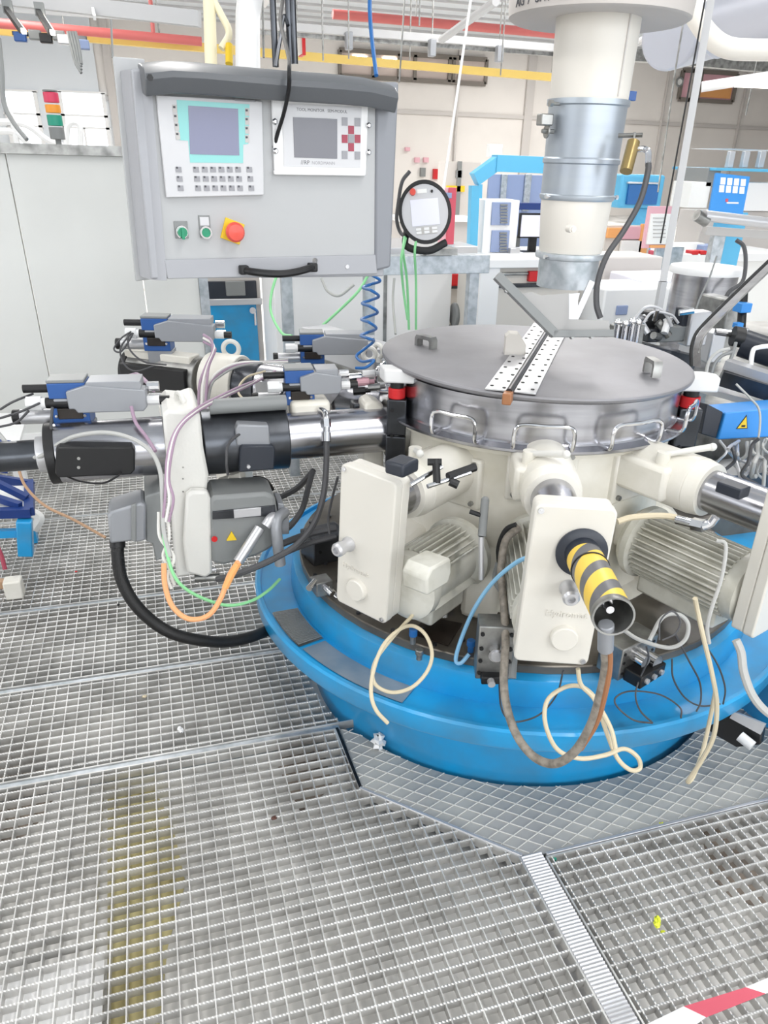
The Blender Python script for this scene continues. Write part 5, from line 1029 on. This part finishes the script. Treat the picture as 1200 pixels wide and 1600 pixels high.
u, v = on(PSM, 1142, 318); B(PSM).prism(rectp(u, v, .09, .01), .023).obj('caption', 'paper', ps); u, v = on(PSM, 1133, 314); B(PSM).prism(rectp(u, v, .02, .02), .023).obj('red_mark', 'tape_red', ps)
ybox(ps, 1125, 332, 1150, 420, 5.1, .05, 'stand', 'blue_machine')
sh_ = TY('shelf_unit', 'pale blue shelf unit with clear boxes at the right edge', 'shelf', 1170, 330, 7); ybox(sh_, 1140, 232, 1240, 236, 7, .6, 'shelf', 'white'); ybox(sh_, 1120, 262, 1240, 270, 6.8, .7, 'blue_shelf', 'blue_machine'); ybox(sh_, 1108, 262, 1122, 292, 6.9, .5, 'grey_box', 'servo')
for x in (1142, 1165, 1190): ybox(sh_, x, 236, x+3, 262, 6.95, .05, 'upright', 'alu')
ybox(sh_, 1168, 285, 1230, 330, 6.9, .3, 'white_box', 'white'); ybox(sh_, 1082, 284, 1104, 325, 6.9, .3, 'paper_stack', 'paper'); ybox(sh_, 1100, 330, 1240, 430, 7.1, .4, 'base_cabinet', 'wall_trim'); 
rl = TY('linear_slide', 'grey round profile slide crossing the right background', 'slide', 1150, 352, 4.4); B().cyl(at(1100, 337, Y=4.4), at(1215, 350, Y=4.4), .032, n=20).obj('tube', 'alu', rl); B().cyl(at(1088, 336, Y=4.4), at(1104, 346, Y=4.4), .035, n=12).obj('end_clamp', 'dull_steel', rl); ybar(rl, 1100, 360, 1215, 368, 4.5, .05, 'lower_rail', 'hmi_grey'); ybox(rl, 1118, 362, 1124, 420, 4.5, .05, 'post', 'galv')
# cabinets left of the second machine
for i, (x0, y0, x1, y1, Y, lb) in enumerate([(946, 402, 988, 436, 4.4, 'pale grey cabinet just right of the duct foot'), (946, 452, 1012, 520, 3.7, 'white machine cabinet with a small blue window behind the lid'), (1004, 436, 1050, 484, 3.9, 'white tilted cover left of the steel drum in the background')]):
    t = TY('machine_cabinet', lb, 'cabinet', (x0+x1)/2, y1, Y, 'pale cabinets behind the lid'); ybox(t, x0, y0, x1, y1+240, Y, .35, 'body', ['wall_trim', 'white', 'screen_white'][i], bev=.01)
    if i == 1: ybox(t, 965, 478, 980, 492, Y-.01, .02, 'blue_window', 'drawer_blue')
    if i == 2: ybox(t, 1012, 444, 1044, 478, Y-.02, .03, 'door', 'hmi'); ybox(t, 1026, 452, 1040, 462, Y-.035, .03, 'handle_plate', 'white')
    if i == 0: ybox(t, 990, 405, 1018, 450, Y+.1, .2, 'grey_housing', 'hmi_grey', bev=.03)
bt = TY('bench', 'long white bench with coloured caddies behind the second machine', 'bench', 1100, 405, 6.2); ybox(bt, 945, 398, 1240, 408, 6.2, .7, 'top', 'white'); ybox(bt, 950, 408, 1240, 500, 6.3, .5, 'body', 'paper')
for i, (x, m) in enumerate([(1000, 'red'), (1015, 'tape_red'), (1082, 'red'), (1095, 'red')]): ybox(bt, x, 392, x+9, 399, 6.2, .1, 'caddy', m)
for k in range(9): ybox(bt, 1046+k*6, 380, 1050+k*6, 396, 6.5, .1, 'binder', 'paper')
ybox(bt, 1100, 384, 1150, 397, 6.4, .2, 'blue_tray', 'drawer_blue'); ybox(bt, 1140, 376, 1150, 388, 6.1, .05, 'yellow_clip', 'yellow')
# second rotary machine
C2 = at(1100, 440, 3.6); m2 = T('second_machine', 'second rotary machine with a steel drum and white lid in the right background', 'machine', (C2.x, C2.y, FL))
M2 = Matrix.Translation((C2.x, C2.y, 0))
zt2, zb2 = at(1100, 418, 3.6).z, at(1100, 560, 3.6).z
B(M2).lathe([(0, zb2-.05), (.148, zb2-.05), (.150, zt2-.02), (0, zt2-.02)], 48).obj('drum', 'steel', m2)
B(M2).lathe([(0, zt2-.02), (.170, zt2-.02), (.172, zt2-.005), (.165, zt2+.01), (0, zt2+.015)], 48).obj('lid', 'white', m2)
B(M2).lathe([(0, FL), (.55, FL), (.55, .25), (.72, .28), (.72, .33), (0, .34)], 72).obj('base', 'blue', m2); B(M2).lathe([(0, .3), (.42, .3), (.40, zb2-.03), (.25, zb2), (0, zb2)], 60).obj('column', 'dull_steel', m2)
cable([(1120, 400, 3.3), (1108, 435, 3.3), (1092, 470, 3.3), (1085, 500, 3.3), (1090, 520, 3.3)], .004, 'servo', 'thin grey cable falling across the background steel drum')
cable([(1150, 375, 3.4), (1162, 385, 3.4), (1165, 410, 3.4), (1160, 440, 3.4), (1140, 455, 3.4), (1132, 470, 3.4)], .009, 'dark_cable', 'dark hose arching right of the background drum', 'hose', 'hose')
# curved sheet guard with dark edge
def strip(par, P, w, thick, name, m, side):
    b = B(); vs = []
    for i, p in enumerate(P): vs += [p, p+side, p+side+Vector((0, thick, 0)), p+Vector((0, thick, 0))]
    n = len(P); fs = [(4*i+j, 4*i+(j+1) % 4, 4*i+4+(j+1) % 4, 4*i+4+j) for i in range(n-1) for j in range(4)]+[(0, 3, 2, 1), (4*n-4, 4*n-3, 4*n-2, 4*n-1)]
    b.add(vs, fs); return b.obj(name, m, par)
cg = T('curved_guard', 'bent sheet-steel guard with dark rubber edge sweeping up to the right edge', 'guard', at(1092, 590, 2.75))
gp = [(1080, 572), (1080, 545), (1086, 524), (1098, 508), (1130, 476), (1165, 442), (1205, 404), (1240, 370)]
strip(cg, [at(x+3, y, 2.75) for x, y in gp], 0, .02, 'sheet', 'steel', Vector((.075, .05, -.02)))
B().tube([at(x, y, 2.74) for x, y in gp], .006).obj('rubber_edge', 'rubber', cg)
B().tube([at(x+11, y+7, 2.73) for x, y in gp[1:]], .003).obj('fold_line', 'dull_steel', cg)
B().bar(at(1090, 590, 2.76), (at(1090, 590, 2.76).x, at(1090, 590, 2.76).y, FL), .06).obj('guard_post', 'dull_steel', cg)
ws2 = T('steel_box', 'pale steel housing right of the curved guard', 'housing', at(1150, 600, 3.0)); 
for (x0, y0, x1, y1, d, m, n) in [(1140, 470, 1180, 560, 3.2, 'dull_steel', 'upper_body'), (1115, 520, 1150, 575, 3.0, 'alu', 'front_body')]:
    a, c = at(x0, y0, d), at(x1, y1, d); B().box(a.x, c.x, a.y, a.y+.2, min(a.z, c.z), max(a.z, c.z)).obj(n, m, ws2, bev=.006)
bl = T('blue_clamp', 'blue and black clamp cylinder on the housing behind the curved guard', 'clamp', at(1158, 520, 2.95)); B().cyl(at(1158, 512, 2.95), at(1162, 455, 2.95), .017, n=12).obj('black_rod', 'black', bl); p = at(1160, 480, 2.93); B(Matrix.Translation(p)).cb((0, 0, 0), .05, .05, .035).obj('blue_block', 'laser_blue', bl, bev=.003); p = at(1153, 508, 2.93); B(Matrix.Translation(p)).cb((0, 0, 0), .03, .03, .02).obj('blue_foot', 'laser_blue', bl, bev=.003)
sp_ = T('dark_spindle', 'dark cylindrical spindle over a white rail at the right edge', 'machine unit', at(1180, 570, 2.7)); B().cyl(at(1160, 536, 2.7), at(1230, 560, 2.65), .048, n=28).obj('cylinder', 'dark_blue_black', sp_); B().cyl(at(1118, 518, 2.7), at(1148, 522, 2.7), .012, n=10).cyl(at(1146, 520, 2.7), at(1165, 524, 2.7), .026, n=10).obj('nozzle', 'chrome', sp_)
B().cyl(at(1145, 525, 2.68), at(1160, 528, 2.68), .035, n=12).obj('black_clamp', 'black', sp_)
B().bar(at(1135, 568, 2.6), at(1235, 600, 2.5), .055, .03).obj('white_rail', 'alu', sp_); B().bar(at(1130, 590, 2.6), at(1235, 622, 2.5), .05, .05).obj('dark_rail', 'dark_steel', sp_); B().tube([at(1172, 585, 2.6), at(1176, 550, 2.6), (at(1185, 543, 2.6)), at(1210, 540, 2.6)], .008).obj('wire_loop', 'white', sp_)
B().bar(at(1100, 605, 2.7), at(1235, 640, 2.55), .09, .02).obj('lower_plate', 'alu', sp_); B().box(1.9, 2.9, 2.5, 2.75, FL, .62).obj('stand', 'dull_steel', sp_)
for i, (q, m, lb) in enumerate([([(1102, 590, 2.6), (1108, 565, 2.6), (1122, 550, 2.6), (1140, 545, 2.6)], 'grey_cable', 'grey hose bowing behind the right white actuator cap'), ([(1110, 592, 2.6), (1116, 570, 2.6), (1128, 556, 2.6), (1145, 550, 2.6)], 'servo', 'darker hose bowing beside the grey one'), ([(1115, 610, 2.6), (1128, 585, 2.6), (1142, 560, 2.6), (1150, 535, 2.6)], 'servo', 'thin dark cable rising right of the two bowing hoses')]): cable(q, .006, m, lb, 'hose', 'hose')
# blue laser housing with warning triangle
lz = T('blue_housing', 'bright blue boxed housing with a yellow warning triangle at the right', 'housing', at(1150, 690, 2.35))
LM = frame(at(1150, 660, 2.35), (-.12, -1, .12)); P = ccw(ob(LM, [(1134, 645), (1262, 634), (1256, 680), (1122, 687)]))
B(LM).prism(P, .14, Matrix.Translation((0, 0, -.14))).obj('blue_body', 'laser_blue', lz, bev=.004)
B(LM).prism(ccw(ob(LM, [(1108, 632), (1133, 645), (1122, 686), (1098, 679)])), .12, Matrix.Translation((0, 0, -.13))).obj('dark_end', 'dark_blue_black', lz, bev=.003)
u, v = on(LM, 1162, 661); B(LM).prism([(u-.024, v-.018), (u+.016, v-.018), (u+.005, v+.026)], .0012).obj('warning_border', 'oil_dark', lz); B(LM).prism([(u-.020, v-.0155), (u+.013, v-.0155), (u+.0045, v+.020)], .002).obj('warning_triangle', 'yellow', lz); B(LM).prism(rectp(u-.001, v-.009, .013, .006), .0028).obj('warning_symbol', 'oil_dark', lz)
cable([(1150, 600, 2.3), (1172, 622, 2.3), (1186, 640, 2.3), (1187, 670, 2.3), (1182, 695, 2.3), (1172, 712, 2.3)], .0035, 'grey_cable', 'thin grey cable crossing the blue housing', 'wire', 'wire')
lg = T('machine_shelf', 'dark machine shelf with pipes below the blue housing', 'shelf', at(1150, 740, 2.45)); B().box(1.72, 2.6, 2.05, 2.3, FL, .38).obj('shelf_body', 'table_plate', lg, bev=.01); B().box(1.80, 2.6, 2.12, 2.28, .38, .50).obj('dark_bracket', 'dark_steel', lg)
random.seed(3)
for k in range(11):
    x = 1132+k*8; q = [(x+random.uniform(-14, 14), 688+j*16+random.uniform(-8, 8), 2.28+random.uniform(-.06, .06)) for j in range(5)]
    cable(q, random.choice((.004, .0055, .007)), random.choice(('grey_cable', 'alu', 'grey_cable', 'dark_cable')), ['leftmost', 'second', 'third', 'fourth', 'fifth', 'sixth', 'seventh', 'eighth', 'ninth', 'tenth', 'rightmost'][k]+' cable from the left in the tangle below the blue housing', 'cable', 'cable', 'tangle below the blue housing')
# chrome pneumatic cluster behind the lid
pc = T('pneumatic_cluster', 'cluster of chrome fittings and black valves just behind the lid', 'fittings', at(975, 540, 2.75))
for i, (x, y) in enumerate([(963, 512), (975, 514), (986, 510), (995, 512)]):
    p = at(x, y+8, 2.72); B().cyl(p-Vector((0, 0, .05)), p+Vector((0, 0, .03)), .012, n=12).ball(p+Vector((0, 0, .036)), .014, 8).obj('chrome_tube', 'chrome', pc); B().cyl(p-Vector((0, 0, .065)), p-Vector((0, 0, .05)), .017, n=6).obj('hex_nut', 'chrome', pc)
B(Matrix.Translation(at(978, 522, 2.76))).cb((0, 0, 0), .12, .05, .07).obj('manifold', 'dull_steel', pc, bev=.004)
random.seed(11)
for k in range(12):
    x, y = 1003+random.random()*58, 488+random.random()*40; p = at(x, y, 2.85+random.random()*.1); d = Vector((random.uniform(-.05, .05), -.02, random.uniform(-.05, .05)))
    B().cyl(p, p+d, random.uniform(.008, .016), n=8).obj('pneumatic_fitting', random.choice(('chrome', 'alu', 'dull_steel', 'white_plastic')), pc)
for (x, y, w, h, m) in [(1020, 500, .10, .07, 'black'), (1045, 520, .12, .06, 'servo'), (1066, 505, .045, .12, 'dark_blue_black'), (1030, 522, .14, .05, 'dark_steel'), (1085, 512, .09, .13, 'alu')]: B(Matrix.Translation(at(x, y, 2.95))).cb((0, 0, 0), w, .06, h).obj('valve_island', m, pc, bev=.005)
B().bar(at(1000, 545, 2.95), at(1085, 566, 2.95), .05).obj('support_rail', 'dark_steel', pc); B().tube([at(990, 500, 2.8), at(1010, 480, 2.82), (at(1035, 485, 2.84)), at(1050, 510, 2.86)], .006).tube([at(1005, 505, 2.8), at(1020, 488, 2.82), at(1048, 492, 2.84), at(1060, 505, 2.85)], .005).obj('clear_hose', 'alu', pc)
p = at(1040, 545, 2.95); B().bar(p, (p.x, p.y, FL), .08).obj('support_post', 'dark_steel', pc)
# neighbour blue base at the lower right with a dark opening
C3 = Vector((2.30, 1.52, 0)); nb2 = T('neighbour_base', 'curved blue base of the neighbouring machine with a dark opening at the right edge', 'machine', (C3.x, C3.y, FL))
NM = Matrix.Translation(C3)
B(NM).lathe([(0, FL), (.66, FL), (.685, .02), (.69, .10), (.70, .26), (.0, .26)], 96).obj('blue_skirt', 'blue', nb2)
B(NM).lathe([(.0, .255), (.80, .258), (.815, .27), (.81, .29), (.0, .292)], 96, ).obj('blue_tray', 'blue', nb2)
OM = frame(at(1140, 1130, 2.0), (-.85, -.5, .25)); pp(nb2, OM, [(1085, 1118), (1122, 1108), (1192, 1140), (1188, 1164), (1150, 1168), (1112, 1146)], 'dark_opening', 'black', -.02, .01, bev=.004)
pp(nb2, OM, [(1146, 1112), (1196, 1132), (1188, 1148), (1140, 1122)], 'grey_plate', 'alu', .01, .02); B().cyl(at(1156, 1150, 1.95), at(1176, 1166, 1.93), .014, n=12).obj('white_pipe_end', 'white_plastic', nb2)
# blue stand and blocks at the left edge
bs = T('blue_stand', 'deep blue braced stand with a white top sheet at the left edge', 'stand', at(25, 850, z=FL)); 
def P3(x, y, Y=3.0): return at(x, y, Y=Y)
B().bar(P3(-40, 803), P3(48, 800), .035).obj('front_rail', 'deep_blue', bs); B().bar(P3(46, 800), P3(46, 755, 3.3), .035).obj('side_rail', 'deep_blue', bs); B().bar(P3(-20, 745, 3.25), P3(52, 757, 3.3), .03).obj('rear_rail', 'deep_blue', bs)
B().bar(P3(-25, 772, 3.1), P3(32, 790, 3.02), .025).obj('brace', 'deep_blue', bs); B().bar(P3(-10, 752, 3.15), P3(42, 778, 3.1), .025).obj('brace', 'deep_blue', bs); B().add([P3(-40, 800, 3.02), P3(38, 798, 3.02), P3(42, 760, 3.28), P3(-40, 752, 3.28)]+[v+Vector((0, 0, .006)) for v in (P3(-40, 800, 3.02), P3(38, 798, 3.02), P3(42, 760, 3.28), P3(-40, 752, 3.28))], [(3, 2, 1, 0), (4, 5, 6, 7), (0, 1, 5, 4), (1, 2, 6, 5), (2, 3, 7, 6), (3, 0, 4, 7)]).obj('top_sheet', 'paper', bs)
B().bar(P3(38, 812, 2.98), P3(41, 866, 2.98), .055).obj('leg', 'blue', bs, bev=.005); B().bar(P3(-40, 835, 3.0), P3(42, 832, 3.0), .03).obj('lower_rail', 'blue', bs); a = P3(46, 820, 3.25); B().bar(a, (a.x, a.y, 0), .04).obj('leg', 'blue', bs)
B().bar(P3(2, 735, 3.1), P3(4, 690, 3.1), .05).obj('post', 'deep_blue', bs); 
pd = T('paper_sheet', 'curled white sheet beside the leg of the blue stand', 'paper', at(55, 820, z=0)); B().tube([at(50, 800, 3.2), at(62, 810, 3.2), at(52, 828, 3.2)], .02, n=4).obj('sheet', 'paper', pd)
t = T('cream_block', 'cream plastic block on a wooden bar at the left edge', 'block', at(20, 930, z=0)); a = at(22, 918, 2.85); B(Matrix.Translation(a)).cb((0, 0, 0), .062, .06, .075).obj('block_body', 'cream', t, bev=.006); B().bar(at(-30, 912, 2.88), at(12, 912, 2.88), .03).obj('wooden_bar', 'brown_cable', t); B().bar((a.x, a.y, a.z-.03), (a.x, a.y, 0), .03).obj('foot', 'cream', t)
cable([(-6, 850, 2.8), (2, 868, 2.8), (8, 890, 2.8)], .008, 'key_red', 'dark red hose end at the left edge below the blue stand', 'hose', 'hose')
wt = T('side_table', 'white side table with a printed sheet behind the front arm tail', 'table', at(10, 690, Y=4.0)); 
B().add([v for v in (at(-60, 700, Y=3.6), at(32, 695, Y=3.6), at(44, 652, Y=4.2), at(-60, 650, Y=4.2))]+[v+Vector((0, 0, .02)) for v in (at(-60, 700, Y=3.6), at(32, 695, Y=3.6), at(44, 652, Y=4.2), at(-60, 650, Y=4.2))], [(3, 2, 1, 0), (4, 5, 6, 7), (0, 1, 5, 4), (1, 2, 6, 5), (2, 3, 7, 6), (3, 0, 4, 7)]).obj('table_top', 'white', wt); a = at(20, 690, Y=3.7); B().bar(a, (a.x, a.y, FL), .05).obj('leg', 'white', wt)
# ================================================================== OVERHEAD
def line(x0, y0, x1, y1, Y, w, h, name, m, label, cat, group=None):
    return B().bar(at(x0, y0, Y=Y), at(x1, y1, Y=Y), w, h).top(name, m, label, cat, group)
def hung(t, x, y, Y, r=.01):
    p = at(x, y, Y=Y); B().cyl(p, (p.x, p.y, HZ-.04), r, n=6).obj('hanger', 'dull_steel', t)
yb = TY('yellow_beam', 'long yellow crane beam crossing the far hall', 'beam', 430, 85, 14); ybar(yb, -40, 44, 863, 121, 14, .11, 'beam_body', 'yellow_beam')
for x in (20, 250, 640, 862): hung(yb, x, 48+(x)*.085-8, 14, .012)
rp = TY('red_pipe', 'red sprinkler pipe running above the yellow beam at the left', 'pipe', 150, 50, 13.9); B().cyl(at(-40, 33, Y=13.8), at(315, 65, Y=13.8), .06, n=12).obj('pipe_run', 'red_pipe', rp); B().cyl(at(235, 0, Y=13.8), at(240, 58, Y=13.8), .03, n=8).obj('riser', 'red_pipe', rp); hung(rp, 100, 42, 13.8)
rp = TY('red_pipe', 'red sprinkler pipe high above the office window', 'pipe', 700, 40, 15); B().cyl(at(520, 22, Y=15), at(900, 56, Y=15), .07, n=12).obj('pipe_run', 'red_pipe', rp); hung(rp, 650, 32, 15); hung(rp, 807, 48, 15)
gt = TY('conduit_tray', 'pale grey conduit tray with clamps crossing above the yellow beam', 'tray', 650, 70, 12); ybar(gt, 400, 38, 905, 78, 12, .09, 'tray_body', 'roof_beam'); ybar(gt, 400, 50, 905, 88, 12.1, .05, 'lower_conduit', 'dull_steel')
for x in (545, 675, 780, 875): p = at(x, 64+(x-545)*.085, Y=11.9); B(Matrix.Translation(p)).cb((0, 0, 0), .09, .12, .2).obj('clamp', 'grey_valve', gt, bev=.01); hung(gt, x, 40+(x-400)*.08, 12)
gt = TY('conduit_tray', 'grey conduit beam at the right, under the round silver ducts', 'tray', 1090, 95, 11); ybar(gt, 985, 86, 1240, 108, 11, .14, 'tray_body', 'dull_steel'); 
for x in (1050, 1165): hung(gt, x, 90, 11)
ab = T('aluminium_beam', 'thick pale aluminium beam crossing the upper left corner', 'beam', at(160, 15, 3.4)); B().bar(at(-60, -12, 3.4), at(312, 30, 3.4), .055, .06).obj('beam_body', 'roof_beam', ab); B().bar(at(20, 15, 3.5), at(245, 30, 3.5), .02).obj('lower_rail', 'white', ab); p = at(100, 4, 3.4); B().cyl(p, (p.x, p.y, HZ-.05), .02, n=10).obj('hanger', 'dull_steel', ab)
p = at(145, 15, 3.38); B().bar(p, at(148, 28, 3.36), .012, .02).obj('clip', 'white', ab)
for i, (x0, y0, x1, y1, lb) in enumerate([(12, 16, 38, 50, 'slim tilted task lamp in the upper left corner'), (62, 20, 83, 52, 'second slim tilted task lamp right of the corner one')]):
    t = T('task_lamp', lb, 'lamp', at(x0, y0, 3.3), 'slim task lamps'); B().bar(at(x0, y0, 3.3), at(x1, y1, 3.0), .016, .014).obj('lamp_tube', 'lamp_tube', t); B().bar(at(x0-3, y0-3, 3.32), at(x1-4, y1-2, 3.02), .02, .02).obj('lamp_body', 'black', t); B().cb(at(x0, y0-5, 3.32), .04, .04, .05).obj('bracket', 'servo', t)
dc = T('drag_chain', 'bundle of dark drag cables hanging below the slim lamps', 'cable bundle', at(120, 80, 3.1))
for k in range(4): B().tube([at(106+k*4, 50, 3.1), at(112+k*4, 75, 3.1), at(118+k*3, 98, 3.1), at(127, 114-k*5, 3.1)], .006).obj('hanging_cable', 'servo', dc)
for (x, y, m) in [(55, 55, 'servo'), (72, 60, 'black'), (92, 56, 'servo'), (32, 58, 'valve_blue'), (130, 70, 'drawer_blue'), (100, 62, 'alu')]: B(Matrix.Translation(at(x, y, 3.2))).cb((0, 0, 0), .05, .04, .035).obj('carriage', m, dc, bev=.004)
B().bar(at(20, 52, 3.22), at(135, 60, 3.22), .015).obj('carriage_rail', 'dark_steel', dc)
wpipe = T('white_pipe', 'fat glossy white pipe rising behind the control panel', 'pipe', at(385, 95, 2.6)); B().tube([at(388, 130, 2.7), at(387, 60, 2.7), at(389, 10, 2.7), at(402, -45, 2.65), at(440, -90, 2.6)], .044, n=24).obj('pipe_run', 'white_plastic', wpipe);
cp = T('cream_pipe', 'cream pipe with a branch and a yellow fitting left of the fat white pipe', 'pipe', at(330, 95, 2.8)); B().cyl(at(330, 110, 2.8), at(326, -30, 2.8), .023, n=16).obj('pipe_run', 'cream_pipe', cp); B().tube([at(330, -5, 2.8), at(345, 22, 2.8), at(358, 52, 2.8), at(346, 76, 2.8)], .013, n=12).obj('branch', 'cream_pipe', cp); B().cyl(at(358, 70, 2.8), at(358, 100, 2.8), .014, n=12).obj('yellow_fitting', 'yellow', cp)
rbx = TY('red_box', 'small red and grey junction box above the visor', 'box', 466, 70, 12); ybox(rbx, 455, 58, 474, 84, 12.4, .3, 'box_body', 'pale_board'); ybox(rbx, 472, 56, 478, 86, 12.38, .3, 'red_edge', 'red'); hung(rbx, 465, 60, 12.5)
for i, (x0, y0, x1, y1, lb) in enumerate([(690, 62, 775, 12, 'white diagonal roof brace right of the blue hose'), (990, 70, 1040, 55, 'white roof brace left of the silver duct')]): B().cyl(at(x0, y0, Y=11), at(x1, y1-10, Y=9), .045, n=10).top('roof_brace', 'roof_beam', lb, 'brace')
for i, (x0, y0, x1, y1, d, r, m, lb) in enumerate([(737, -10, 692, 300, 4.5, .008, 'white', 'thin white drop rod between panel and duct'), (632, 0, 624, 128, 3.5, .004, 'dull_steel', 'thin wire dropping behind the right end of the visor'), (1056, 105, 1028, 300, 5.2, .006, 'dull_steel', 'thin grey rod left of the slanting post'), (172, -5, 176, 90, 4.2, .006, 'servo', 'thin dark wire dropping to the left top corner of the control panel'), (410, -5, 412, 90, 3.2, .005, 'dull_steel', 'thin rod just right of the fat white pipe')]):
    a = at(x0, y0, d); B().cyl((a.x, a.y, HZ-.05), a, r, n=8).cyl(a, at(x1, y1, d), r, n=8).top('drop_rod', m, lb, 'rod')
sp2 = T('slanted_post', 'slim pale square post right of the duct, running from ceiling to floor', 'post', at(1038, 440, 3.1)); B().bar(at(1116, -30, 3.1), at(1036, 440, 3.3), .030, .024).obj('post_body', 'roof_beam', sp2); B().cyl(at(1107, -30, 3.08), at(1032, 380, 3.25), .0035, n=6).obj('black_cable', 'black', sp2)
a = at(1036, 440, 3.3); B().bar(a, (a.x, a.y, FL), .030, .024).obj('lower_post', 'roof_beam', sp2)
sd = T('silver_duct', 'round silver ventilation duct end right of the cream duct column', 'duct', at(1070, 60, 6)); B().cyl(at(1045, 58, 6.2), at(1130, 40, 7.0), .24, n=40).obj('duct_body', 'silver_duct', sd, bev=.02); hung(sd, 1080, 20, 6.2)
sd = T('silver_duct', 'larger silver ventilation duct in the upper right corner', 'duct', at(1170, 20, 5)); B().cyl(at(1120, 38, 5.6), at(1290, -5, 5.0), .22, n=40).obj('duct_body', 'silver_duct', sd, bev=.02)
cw = T('cream_overhead_pipe', 'cream curved overhead pipe crossing the silver ducts', 'pipe', at(1120, 75, 4.6)); B().tube([at(1050, -50, 4.6), at(1078, 10, 4.6), at(1105, 52, 4.6), at(1135, 74, 4.6), at(1180, 78, 4.6), at(1260, 78, 4.6)], .058, n=20).obj('pipe_run', 'duct_white', cw)
wl = T('white_lamp_pipe', 'white overhead tube lamp below the cream pipe at the right', 'lamp', at(1150, 125, 5)); B().cyl(at(1096, 136, 5.2), at(1250, 112, 5.0), .032, n=16).obj('tube_body', 'white', wl); B().bar(at(1150, 132, 5.0), at(1210, 134, 5.0), .03).obj('lit_strip', 'lamp_tube', wl)
cl = TY('wall_clock', 'round wall clock high on the right of the far wall', 'clock', 1062, 128, YW-.1); p = at(1062, 128, Y=YW-.15); B().torus(p, (0, 1, 0), .12, .03).obj('clock_rim', 'servo', cl); B().cyl(p, p+Vector((0, .05, 0)), .12, n=24).obj('clock_face', 'paper', cl)

# terminal box on the left unit's motor, clear of the guard
p = at(675, 897, 1.70); M = Matrix.Translation(p) @ Matrix.Rotation(rad(36), 4, 'Z')
B(M).prism([(-.045, -.03), (.04, -.035), (.052, -.01), (.045, .03), (-.03, .035), (-.05, .015)], .07, Matrix(((1, 0, 0, 0), (0, 0, 1, -.02), (0, 1, 0, 0), (0, 0, 0, 1)))).obj('terminal_box', 'motor', u1, bev=.006)

# roof trusses and thin services under the roof
for i, (Yt, za, lb) in enumerate([(17, 4.32, 'white steel roof truss nearest the office window'), (9.5, 3.95, 'white steel roof truss over the workstation')]):
    t = T('roof_truss', lb, 'truss', (6, Yt, za), 'white roof trusses')
    B().bar((-6, Yt, za), (22, Yt, za), .06).obj('lower_chord', 'roof_beam', t); B().bar((-6, Yt, HZ-.08), (22, Yt, HZ-.08), .06).obj('upper_chord', 'roof_beam', t)
    n = 26
    for k in range(n):
        x = -6+28*k/n; B().bar((x, Yt, za if k % 2 else HZ-.08), (x+28/n, Yt, HZ-.08 if k % 2 else za), .035).obj('web_bar', 'roof_beam', t)
for i, (x, y, Y, lb) in enumerate([(505, 95, 8, 'thin service wire left of the blue hose'), (545, 92, 9, 'thin service wire just left of the blue hose'), (782, 118, 9, 'thin service wire left of the duct column'), (655, 40, 8, 'short thin wire above the office window'), (1165, 180, 8, 'thin service wire at the right above the shelf')]):
    p = at(x, y, Y=Y); B().cyl(p, (p.x, p.y, HZ-.04), .008, n=6).top('service_wire', 'dull_steel', lb, 'wire')
